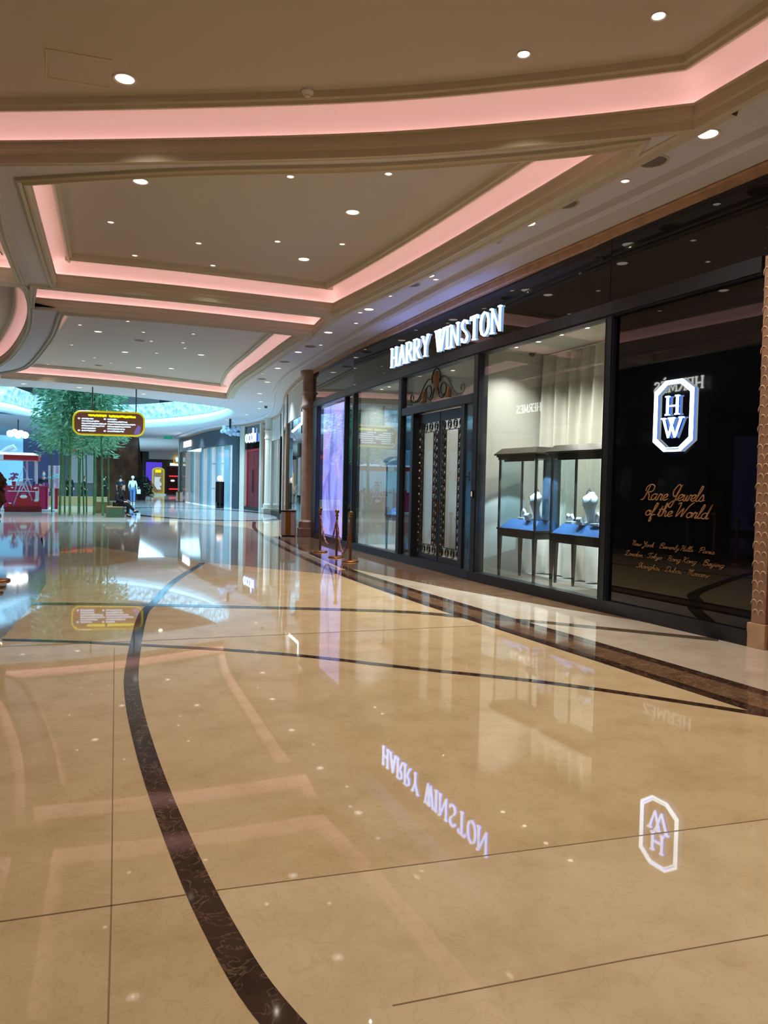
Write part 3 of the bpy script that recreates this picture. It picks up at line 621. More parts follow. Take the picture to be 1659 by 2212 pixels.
# display cases
M_case = mat('case_bronze', (72,66,60), .3, metal=.5); M_vel = mat('blue_velvet', (70,112,170), .8); M_bust = mat('white_bust', (235,238,242), .55)
M_jew = mat('diamond_chain', (230,240,255), .08, metal=1); M_cg = glassmat('case_glass', (240,248,250), 1.35)
def case(y0, y1, x0, label):
    w = y1-y0; dp = .46; t = thing('display_case', label, 'display case', (x0, y0, FZ))
    for a, b in ((.03,.03),(.03,w-.03),(dp-.03,.03),(dp-.03,w-.03)):
        MB().obox((a,b),(1,0),.03,.03,0,.66,1.9,1.9).build('leg', M_case, t)
    MB().box(0,0,.66,dp,w,.78).box(-.012,-.012,.76,dp+.012,w+.012,.79).build('table_frame', M_case, t, bevel=.004)
    f = MB()
    for a, b in ((.015,.015),(.015,w-.015),(dp-.015,.015),(dp-.015,w-.015)): f.box(a-.014,b-.014,.79,a+.014,b+.014,1.86)
    f.build('post', M_case, t)
    MB().box(.004,.03,.79,.008,w-.03,1.86).box(.03,.004,.79,dp-.03,.008,1.86).box(.03,w-.008,.79,dp-.03,w-.004,1.86).build('glass', M_cg, t)
    f = MB().box(-.01,-.01,1.86,dp+.01,w+.01,1.90).box(-.03,-.03,1.90,dp+.03,w+.03,1.93)
    f.add([(-.06,-.06,1.95),(dp+.06,-.06,1.95),(dp+.06,w+.06,1.95),(-.06,w+.06,1.95),(.03,.03,2.04),(dp-.03,.03,2.04),(dp-.03,w-.03,2.04),(.03,w-.03,2.04)],[(0,1,2,3),(4,5,6,7),(0,1,5,4),(1,2,6,5),(2,3,7,6),(3,0,4,7)])
    f.box(-.06,-.06,1.93,dp+.06,w+.06,1.95).build('cornice', M_case, t)
    f = MB().add([(.02,.03,.79),(dp-.03,.03,.79),(dp-.03,w-.03,.79),(.02,w-.03,.79),(.14,.08,.93),(dp-.04,.08,.93),(dp-.04,w-.14,.93),(.14,w-.14,.93)],[(0,1,2,3),(4,5,6,7),(0,1,5,4),(1,2,6,5),(2,3,7,6),(3,0,4,7)])
    f.build('velvet_plinth', M_vel, t)
    MB().box(.03,.1,1.83,.045,w-.1,1.86).build('light_panel', mat('case_lamp_housing',(60,60,64),.5), t)
    for k_ in (.28,.72):
        l = bpy.data.lights.new('case_lamp','SPOT'); l.energy = 70; l.color = (.72,.88,1); l.spot_size = math.radians(95); l.shadow_soft_size = .02
        o = bpy.data.objects.new('case_lamp', l); C.objects.link(o); o.parent = t; o.location = (.12,w*k_,1.83); o.rotation_euler = (0,-.12,0)
    mb = MB()
    for c_, L in layout('HARRY WINSTON', RO, w*.42, .022):
        for st in L: mb.tube([(.075+y*.6, w*.74-x_, .85+y*.7) for x_, y, _ in st], .0018, 4)
    mb.build('plinth_lettering', M_jew, t)
    # dark rear panel
    MB().box(dp-.02,.03,.79,dp-.012,w*.42,1.86).build('rear_panel', mat('navy_panel',(48,66,88),.5), t)
    return t
case(8.95, 9.92, 6.70, 'bronze framed jewellery case on slender legs, the farther of two in the lit window')
case(7.50, 8.60, 6.70, 'bronze framed jewellery case on slender legs, the nearer of two in the lit window')
case(13.6, 14.7, 6.98, 'bronze framed jewellery case in the window beyond the entrance doors')
def bust(x, y, z, h, label, rz=0):
    t = thing('necklace_bust', label, 'jewellery bust', (x,y,z), rz)
    prof = [(0,.17,.06),(.12,.15,.055),(.3,.11,.05),(.5,.15,.06),(.68,.22,.08),(.82,.22,.085),(.9,.12,.07),(.95,.06,.055),(1.0,.055,.05)]
    vs = []; n = 20
    for tt, ry, rx in prof:
        xo = .10*math.sin(tt*2.6)-.05
        for i in range(n): a = 2*PI*i/n; vs.append((-xo+h*rx*2*math.cos(a)*.8, h*1.5*ry*math.sin(a)*1.0, h*tt))
    K = len(prof); fs = [(j*n+i,j*n+(i+1)%n,(j+1)*n+(i+1)%n,(j+1)*n+i) for j in range(K-1) for i in range(n)]+[tuple(range(n))[::-1], tuple((K-1)*n+i for i in range(n))]
    o = MB().add(vs, fs).build('bust', M_bust, t, True); s = o.modifiers.new('s','SUBSURF'); s.levels = 1; s.render_levels = 1
    MB().tube([(-.125*h/.45+.035*abs(math.sin(a)), h*.2*math.sin(a), h*(.86-.2*abs(math.cos(a)))) for a in [-1.4+2.8*i/10 for i in range(11)]], .006, 5).build('necklace', M_jew, t)
    return t
bust(6.93, 9.20, 1.01, .44, 'white necklace bust in the farther jewellery case')
bust(6.93, 7.98, 1.01, .46, 'tall white necklace bust in the nearer jewellery case')
bust(7.3, 13.9, 1.01, .42, 'white necklace bust in the case beyond the doors')
def cuff(x, y, label, s=1, kind=0):
    t = thing('jewellery_stand', label, 'jewellery stand', (x,y,1.01))
    MB().box(-.06,-.07*s,0,.06,.07*s,.035).build('base', M_bust, t, bevel=.004)
    if kind == 0: MB().tube([(0,-.04*s,.04),(0,-.03*s,.12*s),(0,.0,.15*s),(.0,.03*s,.12*s),(0,.045*s,.04)], [.02,.025,.026,.022,.018], 8).build('holder', M_bust, t, True)
    elif kind == 1: MB().tube([(-.03,-.07,.07),(-.03,-.035,.12),(-.03,0,.10),(-.03,.035,.12),(-.03,.07,.07)], [.02,.03,.02,.03,.02], 8).build('holder', M_bust, t, True)
    else: MB().tube([(-.04,-.05,.07),(-.04,.05,.07)], .04, 14).build('holder', M_bust, t, True)
    MB().tube([(-.035+.02*math.cos(a),-.045*s,.08+.03*math.sin(a)) for a in [2*PI*i/10 for i in range(10)]], .004, 4, closed=True).build('ring', M_jew, t)
cuff(6.90, 9.50, 'small white bracelet stand at the far end of the farther case')
cuff(6.86, 9.28, 'low white ring stand before the bust in the farther case', .8, 2)
cuff(6.90, 8.36, 'white earring stand beside the tall bust in the nearer case', 1, 1)
cuff(6.84, 8.06, 'white roll bangle holder before the tall bust in the nearer case', .9, 2)
cuff(6.86, 7.78, 'white cone stand at the near end of the nearer case', 1.1)
def arch_frame(x, y, label):
    t = thing('pendant_frame', label, 'pendant frame', (x,y,1.01))
    MB().tube([(0,-.05,0),(0,-.05,.42)]+[(0,-.05*math.cos(a),.42+.06*math.sin(a)) for a in [PI*i/8 for i in range(1,8)]]+[(0,.05,.42),(0,.05,0)], .006, 6).build('arch', M_jew, t, True)
    MB().tube([(0,.015*math.cos(a),.50+.015*math.sin(a)) for a in [2*PI*i/10 for i in range(10)]], .004, 4, closed=True).build('hook', M_jew, t)
    MB().tube([(0,.022*math.cos(a),.42+.024*math.sin(a)) for a in [2*PI*i/10 for i in range(10)]], .005, 4, closed=True).build('pendant', M_jew, t)
arch_frame(7.03, 9.36, 'arched metal pendant frame behind the bust in the farther case')
arch_frame(7.03, 8.16, 'arched metal pendant frame behind the bust in the nearer case')
t = thing('oval_mirror','oval standing mirror ringed with jewels at the near end of the farther case','mirror',(6.95,9.02,1.0))
MB().tube([(0,.055*math.cos(a),.2+.17*math.sin(a)) for a in [2*PI*i/24 for i in range(24)]], .009, 6, closed=True).build('rim', M_jew, t, True)
MB().add([(.002,.052*math.cos(2*PI*i/24),.2+.165*math.sin(2*PI*i/24)) for i in range(24)],[tuple(range(24))]).build('glass', mat('mirror_blue',(140,180,220),.1,metal=.6), t); MB().box(-.03,-.04,0,.03,.04,.03).build('foot', M_black, t)
# entrance hall furniture seen through the doors
t = thing('lacquer_screen','tall brown lacquered folding screen inside the entrance','folding screen',(8.3,10.15,FZ))
for i in range(4): MB().box(0,i*.36,0,.03,i*.36+.34,2.3).build('leaf', mat('brown_lacquer',(110,62,40),.25), t)
t = thing('blue_armchair','rounded blue armchair inside the entrance doors','armchair',(8.0,11.2,FZ))
M_bl = mat('blue_cloth',(96,130,160),.8)
MB().lathe([(.28,.18),(.34,.2),(.36,.40),(.30,.46),(.0001,.46)], n=24).build('seat', M_bl, t, True)
MB().lathe([(.36,.2),(.40,.8),(.36,.84),(.32,.8),(.33,.3)], n=20, a0=-1.5, a1=1.9).build('backrest', M_bl, t, True); MB().lathe([(.26,0),(.26,.2)], n=20).build('base', M_case, t)
t = thing('console_desk','pale console desk against the inner wall beyond the doors','desk',(7.9,12.2,FZ))
MB().box(-.3,-.6,.74,.3,.6,.80).build('top', M_white, t)
for a in (-.55,.55):
    MB().obox((0,a),(1,0),.3,.05,0,.74,1.5,1).build('leg', M_case, t)

# window with the tall screen
M_led = bpy.data.materials.new('led_picture'); M_led.use_nodes = True; nt = M_led.node_tree; nt.nodes.clear()
tc = nt.nodes.new('ShaderNodeTexCoord'); mp = nt.nodes.new('ShaderNodeMapping'); mp.inputs['Scale'].default_value = (.9,.9,.55)
n1 = nt.nodes.new('ShaderNodeTexNoise'); n1.inputs['Scale'].default_value = 1.5; n1.inputs['Detail'].default_value = 4; n1.inputs['Distortion'].default_value = 1.2
rr = nt.nodes.new('ShaderNodeValToRGB'); e = rr.color_ramp.elements; e[0].position = .30; e[0].color = (*lin((120,105,190)),1); e[1].position = .72; e[1].color = (*lin((205,190,255)),1)
for p_, c_ in ((.42,(150,140,235)),(.5,(160,170,255)),(.58,(200,150,215)),(.62,(172,165,255))):
    k = rr.color_ramp.elements.new(p_); k.color = (*lin(c_),1)
em_ = nt.nodes.new('ShaderNodeEmission'); em_.inputs[1].default_value = 1.7; oo = nt.nodes.new('ShaderNodeOutputMaterial')
nt.links.new(tc.outputs['Object'], mp.inputs[0]); nt.links.new(mp.outputs[0], n1.inputs['Vector']); nt.links.new(n1.outputs['Fac'], rr.inputs[0]); nt.links.new(rr.outputs[0], em_.inputs[0]); nt.links.new(em_.outputs[0], oo.inputs[0])
t = thing('display_screen','tall lavender video screen standing inside the far window of the dark shopfront','screen',(0,0,0))
MB().wallseg(fp(17.0,-.12), fp(19.04,-.12), .16, 3.56, -.05, 0).build('picture', M_led, t)
MB().wallseg(fp(16.96,-.13), fp(19.06,-.13), .15, 3.57, -.08, -.05).build('case', M_black, t)

# ------------------------------------------------------------------ pillars and the next shops on the right
def wf(y, off=0):
    for i in range(len(WS)-1):
        if WS[i][1] <= y <= WS[i+1][1] or (i == len(WS)-2):
            a, b = Vector(WS[i]), Vector(WS[i+1]); k = (y-a.y)/(b.y-a.y); d = (b-a).normalized(); return (a.x+(b.x-a.x)*k-d.y*off, y+d.x*off, d)
def pilaster(loc, ang, label, m, r=.26, name='half_column'):
    t = thing(name, label, 'column', (*loc,0), ang)
    MB().box(-.34,-.36,0,.3,.36,.24).build('plinth', m, t, bevel=.01)
    MB().lathe([(r+.06,.24),(r+.06,.42),(r+.02,.46),(r,.5),(r*.97,3.62),(r+.03,3.66),(r+.03,3.72),(r,3.76),(r,4.0),(r+.05,4.06),(r,4.1),(r,4.5),(r+.07,4.60),(r+.07,4.70)], n=28).build('shaft', m, t, True)
    MB().box(.0,-.34,.24,.3,.34,4.68).build('backing', m, t)
    return t
pilaster((7.12,20.02), -.15, 'brown stone half column at the far end of the dark shopfront', M_bstone)
pilaster((10.50,35.55), -.1, 'pale stone half column beside the red shop door', mat('pale_stone',(204,196,182),.45), .24)
M_pst = MATS['pale_stone']
def slab(y0, y1, z0, z1, m, name, off=0, th=.12, parent=None, kind='structure'):
    ys = [y0]+[b[1] for b in WS if y0 < b[1] < y1]+[y1]; mb = MB()
    for a, b in zip(ys, ys[1:]): pa, pb = wf(a), wf(b); mb.wallseg(pa[:2], pb[:2], z0, z1, off-th, off)
    return mb.build(name, m, parent, kind=None if parent else kind)
# second shop: stone surround, tall window, dark brown posts
slab(20.4, 36.6, 3.55, 4.56, M_pst, 'wall_right', 0)
slab(20.4, 36.6, 0, .16, M_frame, 'trim_9', .01)
slab(-8, 4.78, 0, 4.56, M_bstone, 'wall_right', 0)
for y0, y1, m in ((20.4,20.7,M_pst),(24.6,24.85,M_bronze),(27.8,28.3,M_bstone),(28.3,29.2,M_pst),(31.6,31.75,M_black),(35.6,36.4,M_pst)):
    slab(y0, y1, 0, 4.56, m, 'trim_10', .03, .2)
for y0, y1 in ((20.7,24.6),(24.85,27.8),(29.2,31.6),(31.75,35.6)):
    slab(y0, y1, .16, 3.55, M_glass, 'window_%d' % n_, -.03, .012); n_ += 1
M_in = mat('pale_interior', (190,206,210), .7)
slab(20.5, 36.6, 0, 4.2, M_in, 'wall_inner', -1.1, .05)
for i, (y, c) in enumerate(((23.0,(205,215,220)),(26.4,(214,200,204)),(30.4,(215,225,232)),(33.6,(220,190,180)))):
    p = wf(y, -.75); t = thing('poster_stand', ['tall pale display panel behind the first pane past the half column','pinkish display panel in the second pane past the half column','white framed poster in the narrow far window','salmon framed poster in the narrow far window'][i], 'display', (p[0],p[1],0), math.atan2(-p[2].x,p[2].y))
    MB().box(-.02,-.7,1.0,.02,.7,2.6).build('poster', mat('poster%d' % i, c, .5, emit=c, es=.35), t); MB().box(-.04,-.75,.9,-.0,.75,.98).box(-.04,-.75,2.62,0,.75,2.7).build('rail', M_black, t); MB().box(.0,-.04,0,.04,.04,3.4).build('post', M_black, t)
t = thing('projecting_sign','projecting blade sign with a white lit edge beyond the brown half column','shop sign',(7.25,21.1,3.0))
MB().box(-.06,0,0,.0,.03,.75).build('plate', M_frame, t); MB().tube([(-.05,-.05,.62),(-.05,-.05,.30),(-.35,-.02,.02)], .035, 6).build('light_tube', glow('white_tube',(255,255,250),4), t)
MB().box(-.02,0,.7,.18,.02,.73).box(-.02,0,.1,.18,.02,.13).build('bracket', M_bronze, t)
def bin_(loc, label, s=1):
    t = thing('litter_bin', label, 'bin', (*loc,0))
    MB().box(-.2,-.16,.03,.2,.16,.70).build('body', mat('bin_marble',(178,158,160),.3), t, bevel=.01)
    MB().box(-.075,-.166,.05,.075,-.155,.69).build('inset', M_gold, t); MB().box(-.21,-.17,.69,.21,.17,.735).build('lid', mat('bin_lid',(70,48,34),.3,metal=.5), t, bevel=.006)
    MB().box(-.18,-.14,0,.18,.14,.03).build('foot', M_black, t); t.rotation_euler = (0,0,-.4); return t
bin_((6.52,20.1), 'pinkish stone litter bin with a gold inset beside the brown half column')
bin_((9.45,54.5), 'small stone litter bin at the far end of the white shopfront')
# red door shop
slab(37.5, 40.3, 3.3, 4.56, M_lacq, 'wall_right', 0); slab(37.2, 37.5, 0, 4.56, M_pst, 'trim_11', .05); slab(40.25, 40.75, 0, 4.6, M_pst, 'trim_11', .05, .2)
slab(37.5, 40.3, 0, .18, M_black, 'trim_12', .02)
p = wf(38.9, -.08); t = thing('red_door','red glazed double door under the white lit shop name','door',(p[0],p[1],.18), math.atan2(-p[2].x,p[2].y)); M_red = mat('red_paint',(170,20,34),.35); M_redd = mat('dark_red',(96,16,26),.4)
MB().box(-.04,-1.35,0,.04,-1.2,3.1).box(-.04,1.2,0,.04,1.35,3.1).box(-.04,-1.35,3.0,.04,1.35,3.12).build('frame', M_red, t)
for a in (-1.2,.02): MB().box(-.01,a,.02,.02,a+1.18,3.0).build('leaf', M_redd, t)
MB().tube([(-.06,.05,.8),(-.06,.05,2.0)], .03, 8).build('handle', M_frame, t)
t = thing('illuminated_shop_name','white glowing lower case shop name above the red door','shop sign',(0,0,0)); p = wf(39.95,.02); q = wf(37.6,.02)
dv = (Vector(q[:2])-Vector(p[:2])).normalized()
write('occhi', RO, 2.1, .72, (p[0],p[1],3.66), (dv.x,dv.y,0), (dv.y,-dv.x,0) if dv.y*(-1) > 0 and False else (-abs(dv.y),dv.x*0,0), .042, glow('sign_cyan',(205,240,255),1.6), t, n=4, off=.06, halo=glow('halo2',(60,110,255),2.0))
# white shop with dark fascia
M_navy = mat('dark_teal_panel', (52,66,76), .5)
slab(40.8, 57.5, 3.62, 4.56, M_navy, 'wall_right', .04)
for y0, y1 in ((40.8,41.35),(56.6,57.3)): slab(y0, y1, 0, 3.62, M_navy, 'trim_13', .04, .2)
slab(57.3, 58.2, 0, 4.7, M_pst, 'trim_13', .1, .3)
slab(41.3, 56.6, 0, 3.62, mat('frosted_shop', (225,222,224), .8, emit=(215,218,226), es=.75), 'wall_right', -.35, .05)  # wall emission stands in for the white shop's interior lighting
for y in (42.4, 44.0, 46.0, 48.5, 52.0):
    slab(y, y+.85, .0, 3.6, mat('pale_blue_panel',(160,205,225),.6, emit=(150,205,230), es=.45), 'trim_14', -.18, .1)  # panels also emit a little, in place of lamps inside the shop
for y in (43.3, 45.0):
    slab(y, y+.95, 1.05, 1.12, M_white, 'trim_15', -.28, .06); slab(y, y+.95, 2.55, 2.62, M_white, 'trim_15', -.28, .06)
slab(41.35, 56.6, .05, 3.62, M_glass, 'window_%d' % n_, 0, .012); n_ += 1
t = thing('lit_sign_box','white lit rectangular shop sign on the dark curved fascia','shop sign',(0,0,0)); p = wf(54.2,.12); q = wf(51.2,.12)
MB().wallseg(p[:2], q[:2], 3.88, 4.28, 0, .05).build('face', glow('sign_white',(255,255,255),2.5), t)
t = thing('pedestal','black plinth holding a small glowing globe in front of the white shop','pedestal',(*wf(42.1,.45)[:2],0))
MB().box(-.2,-.2,0,.2,.2,1.5).build('plinth', M_lacq, t, bevel=.01); MB().ball((0,0,1.68), .17, 14, 10).build('globe', mat('peach_globe',(240,190,170),.4,emit=(250,200,180),es=.8), t, True)
t = thing('flower_cluster','hanging cluster of pale blue glass petals below the curving ceiling','hanging ornament',(9.2,38.4,4.2))
random.seed(11); mb = MB()
for i in range(26):
    a = random.uniform(0,2*PI); r_ = random.uniform(.05,.5); z = random.uniform(-.22,.15); mb.ball((r_*math.cos(a), r_*math.sin(a), z), .12, 6, 4, (1,.5,.9))
mb.build('petals', mat('pale_petal',(190,215,240),.3), t, True); MB().tube([(0,0,.1),(0,0,.575)], .06, 8).build('stem', M_frame, t)

# ------------------------------------------------------------------ stanchions
M_brass = mat('aged_brass', (168,112,58), .25, metal=.9)
def stanchion(loc, label, grp=None):
    t = thing('rope_stanchion', label, 'stanchion', (*loc,0), 0, grp)
    MB().lathe([(.165,0),(.17,.012),(.16,.028),(.05,.045),(.0001,.05)], n=28).build('base', M_brass, t, True)
    MB().lathe([(.024,.04),(.022,.84),(.034,.85),(.034,.87),(.02,.885),(.02,.905)], n=16).build('post', M_brass, t, True)
    MB().ball((0,0,.94), .045, 16, 10).build('finial', M_gold, t, True); return t
S1, S2, S3 = (5.71,15.35), (5.61,14.11), (5.57,13.28)
stanchion(S1, 'farthest of three brass rope stanchions before the dark shopfront'); stanchion(S2, 'middle of three brass rope stanchions before the dark shopfront'); stanchion(S3, 'nearest of three brass rope stanchions before the dark shopfront')
M_rope = mat('crimson_rope', (140,34,66), .7, noise=((196,160,170), 45, .48, .6))
def rope(a, b, za, zb, sag, label):
    t = thing('barrier_rope', label, 'rope', (a[0],a[1],0)); pts = []
    for i in range(25):
        k = i/24; pts.append(((b[0]-a[0])*k, (b[1]-a[1])*k, za+(zb-za)*k-sag*(1-(2*k-1)**2)))
    mb = MB()
    for s in range(2): mb.tube([(p[0]+.010*math.cos(i*1.4+s*PI), p[1], p[2]+.010*math.sin(i*1.4+s*PI)) for i, p in enumerate(pts)], .012, 6)
    mb.build('cord', M_rope, t, True); 
    for p in (pts[0],pts[-1]): MB().ball(p, .022, 8, 6).build('hook', M_gold, t, True)
rope(S1, S2, .82, .82, .60, 'twisted crimson rope between the farthest and middle stanchions')
rope(S2, S3, .80, .80, .66, 'twisted crimson rope between the middle and nearest stanchions')
stanchion((-.47,12.0), 'brass stanchion at the left edge, the farther of two', None); stanchion((-.52,10.75), 'brass stanchion at the left edge, the nearer of two', None)
t = thing('brown_plush_figure','dark brown lumpy figure on a brass pole, cut off by the left picture edge','figure',(-.50,11.3,0)); M_fur = mat('brown_fur',(66,38,28),.9,bump=('noise',60,1,.02))
MB().lathe([(.16,0),(.16,.03),(.03,.05),(.022,1.0),(.04,1.03)], n=20).build('pole', M_brass, t, True)
f = MB().ball((0,0,1.22), .15, 16, 12, (1,1,1.05)).ball((.03,-.03,1.44), .12, 16, 12).build('body', M_fur, t, True)
MB().ball((.02,0,1.06), .07, 10, 8).build('foot', M_gold, t, True)
random.seed(2); tf = [MB(), MB()]
for i in range(60):
    a = random.uniform(0,6.3); b = random.uniform(-1.2,1.3); c_, r_ = ((0,0,1.22),.14) if i%2 else ((.03,-.03,1.44),.11)
    tf[i%2].ball((c_[0]+r_*math.cos(a)*math.cos(b), c_[1]+r_*math.sin(a)*math.cos(b), c_[2]+r_*math.sin(b)), .032, 6, 4)
for m_ in tf: m_.build('fur_tuft', M_fur, t, True)

# ------------------------------------------------------------------ hanging directory
t = thing('hanging_directory','brown hanging direction board with rounded ends and yellow rim','direction sign',(2.42,28.3,3.49), -.29)
def rrect(hw, hh, r, n=6):
    o = []
    for cx, cz, a in ((hw-r,hh-r,0),(-hw+r,hh-r,PI/2),(-hw+r,-hh+r,PI),(hw-r,-hh+r,1.5*PI)):
        for i in range(n+1): b = a+PI/2*i/n; o.append((cx+r*math.cos(b), cz+r*math.sin(b)))
    return o
def plate(hw, hh, r, y0, y1, name, m, parent):
    o = rrect(hw,hh,r); n = len(o); return MB().add([(x,y0,z) for x,z in o]+[(x,y1,z) for x,z in o], [tuple(range(n))[::-1], tuple(range(n,2*n))]+[(i,(i+1)%n,(i+1)%n+n,i+n) for i in range(n)]).build(name, m, parent)
plate(1.20,.40,.26,-.05,.05,'board',mat('sign_brown',(92,58,44),.5,emit=(92,58,44),es=.5),t)
MB().tube([(x,-.05,z) for x, z in rrect(1.21,.41,.27)], .032, 6, closed=True).build('rim', mat('yellow_rim',(196,176,30),.4,emit=(200,185,20),es=.5), t, True)
M_ty = glow('sign_yellow',(225,225,20),1.0); M_tw = glow('sign_text',(205,228,255),1.05)
def bars(name, x, z, n, w, m, r, seed):
    random.seed(seed); mb = MB(); a = x
    pts = [(x+w*i/(n*2), -.056, z+random.uniform(-.3,.3)*r) for i in range(n*2+1)]
    mb.tube(pts, [r*random.uniform(.75,1.15) for _ in pts], 6); return mb.build(name, m, t)
bars('heading', -.70, .275, 12, .62, M_ty, .042, 1); bars('heading', .0, .262, 16, .92, M_ty, .040, 2)
for cx, ks in ((-1.02,(.5,.75,1.05,.98,.6,.6)),(-.14,(.4,.85,1.2,1.0,.75,.7))):
    [MB().ball((cx,-.055,z_), .045, 10, 6, (1,.3,.7)).build('arrow', M_tw, t) for z_ in (.155,-.27)]
    for i, k in enumerate(ks):
        bars('text_row', cx+.09, .152-.085*i, int(10*k)+3, .80*k, M_tw, .024, 10+i)
MB().add([(.86,-.053,-.36),(1.06,-.053,-.36),(1.10,-.053,-.10),(1.02,-.053,-.02),(.90,-.053,-.2)],[(0,1,2,3,4)]).build('emblem', glow('sign_violet',(110,95,160),.9), t)
for i in (-.58,.92): MB().tube([(i,0,.4),(i,0,1.285)], .022, 8).build('hanging_rod', mat('rod_brown',(96,78,70),.5), t)

# ------------------------------------------------------------------ atrium: slab edge, parapet, upper floor, daylight ceiling
M_curve = mat('white_soffit', (214,226,230), .6)
A = area2([(p[0],p[1]) for p in atr]); at2 = [(p[0],p[1]) for p in atr]; at2 = at2 if A > 0 else at2[::-1]
sweep(at2, [(.0,ZP+.0),(-.10,ZP+.03),(-.16,ZP+.14),(-.12,ZP+.34),(.10,ZP+.5),(.25,ZP+.62)], True).build('trim_16', M_curve, smooth=True, kind='structure')
M_par = mat('shell_parapet', (205,232,240), .25, bump=('voronoi', 2.6, 1.0, .25))
fr = [p for p in at2 if p[1] > 31.5]
sweep(at2, [(.25,ZP+.6),(.20,ZP+.75),(.28,ZP+1.2),(.22,ZP+1.55),(.34,ZP+1.60),(.45,ZP+1.55)], True).build('trim_17', M_par, smooth=True, kind='structure')
flat(offs(at2, 9), ZP+.64, (offs(at2,.2),), 'floor_upper', M_curve)
M_upw = mat('upper_wall', (120,126,124), .6)
big = offs(at2, 6.5)
sweep(big, [(0,ZP+.6),(0,9.0),(-.2,9.02),(-3.5,9.05),(-3.6,10.9)], True).build('wall_upper', M_upw, kind='structure')
flat(offs(at2, 3.5), 10.95, (), 'ceiling_atrium', mat('atrium_ceiling',(180,215,225),.7))
flat(offs(at2, -1.5), 10.9, (), 'window_skylight', glow('skylight', (120,220,255), SKY_E*.35))
M_dg = mat('upper_shopfront', (60,66,66), .25)
for i in range(0, len(big), 2):
    a, b = big[i], big[(i+1)%len(big)]; MB().wallseg(a, b, ZP+.64, 8.2, .02, .12).build('trim_18', M_dg, kind='structure')
lt = None
for i, (x,y) in enumerate(offs(at2, 3.5)):
    if i % 2 or y < 36: continue
    t = thing('upper_hall_downlight','small warm lamp under the upper gallery ceiling','ceiling light',(x,y,8.9),0,'lamps under the upper gallery ceiling') if lt is None else None
    if t: MB().lathe([(.0001,0),(.12,0),(.14,.05)], n=12).build('lens', M_lens, t); lt = t
    else: dup(lt, (x,y,8.9))
# bamboo grove
random.seed(21)
M_culm = mat('bamboo_culm', (58,112,62), .45, noise=((92,140,74), 3, .4, .6)); M_leaf = mat('bamboo_leaf', (92,160,120), .6, noise=((160,214,176), 1.6, .4, .62))
def leaves(seed, n, z0, z1, r0):
    random.seed(seed); mb = MB(); vs = []; fs = []
    for i in range(n):
        z = random.uniform(z0, z1); a = random.uniform(0, 2*PI); rr_ = r0*math.sqrt(random.random())*(1.15-.45*(z-z0)/(z1-z0)); c = Vector((rr_*math.cos(a), rr_*math.sin(a), z-.3*rr_))
        d = Vector((math.cos(a+random.uniform(-.8,.8)), math.sin(a+random.uniform(-.8,.8)), random.uniform(-.9,.25))).normalized(); s = d.cross(Vector((random.uniform(-1,1),random.uniform(-1,1),random.uniform(-1,1)))).normalized()
        L = random.uniform(.16,.32); w = L*.15; k = len(vs)
        vs += [c, c+d*L*.4+s*w, c+d*L, c+d*L*.4-s*w]; fs.append((k,k+1,k+2,k+3))
    return mb.add(vs, fs)
def bamboo(loc, h, r, seed, label, lean, fz=2.55, fr_=.75, n=2600):
    t = thing('bamboo', label, 'bamboo', (*loc,0)); prof = []
    nseg = int(h/.32)
    for i in range(nseg):
        z = i*.32; rr_ = r*(1-.55*z/h); prof += [(rr_*1.12,z),(rr_,z+.02),(rr_,z+.30)]
    MB().lathe(prof, n=10).build('culm', M_culm, t, True)
    random.seed(seed); mb = MB()
    for i in range(26):
        z = random.uniform(fz, h-.3); a = random.uniform(0,2*PI); L = random.uniform(.3,.8); mb.tube([(0,0,z),(L*.5*math.cos(a),L*.5*math.sin(a),z+.25),(L*math.cos(a),L*math.sin(a),z+.22)], [.008,.006,.003], 4)
    mb.build('branches', M_culm, t)
    lf = leaves(seed, n, fz, h, fr_).build('foliage', M_leaf, t); lf['kind'] = 'stuff'
    t.rotation_euler = (lean*.5, lean, seed*1.3 % 6); return t
bl = [(.95,33.2),(1.2,35.0),(1.3,32.4),(1.68,33.6),(1.95,34.6),(1.80,35.2),(2.12,35.6),(2.27,33.2),(2.5,35.6),(2.55,32.4),(.7,35.8),(3.0,35.0)]
wh = ['at the end beside the red gift kiosk','behind the first stem near the kiosk','third stem from the kiosk, near the front','in the front row left of the middle','in the middle of the grove','in the back row behind the middle','in the back row toward the seat','thick front stem right of the middle','in the back row above the far bench','closest to the green seat','behind the kiosk end of the grove','at the far end behind the green seat']
for i, (x,y) in enumerate(bl): bamboo((x,y), 7.6+.5*(i%3), .050 if i in (0,2,7,9) else .034, 31+i, 'tall bamboo stem with bushy crown '+wh[i], .012*((i%5)-2), 2.7+.25*(i%4), .74, 1700)
# benches
M_wd = mat('bench_wood', (176,142,92), .5); M_gr = mat('bench_green', (62,92,62), .6)
def bench(loc, w, d, h, rz, label, m1=M_wd, m2=M_gr):
    t = thing('box_seat', label, 'bench', (*loc,0), rz); MB().box(-w/2,-d/2,0,w/2,d/2,h-.05).build('body', m2, t, bevel=.01); MB().box(-w/2-.01,-d/2-.01,h-.05,w/2+.01,d/2+.01,h).build('seat', m1, t, bevel=.005); return t
bench((2.93,31.2), .62, .55, .44, -.25, 'green box seat with wooden top under the seated person')
bench((2.85,35.4), .75, .5, .5, -.3, 'wooden box seat behind the green seat', M_wd, M_wd)
bench((2.2,44.6), 3.0, .7, .5, -.25, 'long pale wooden bench behind the bamboo stems', M_wd, M_wd)

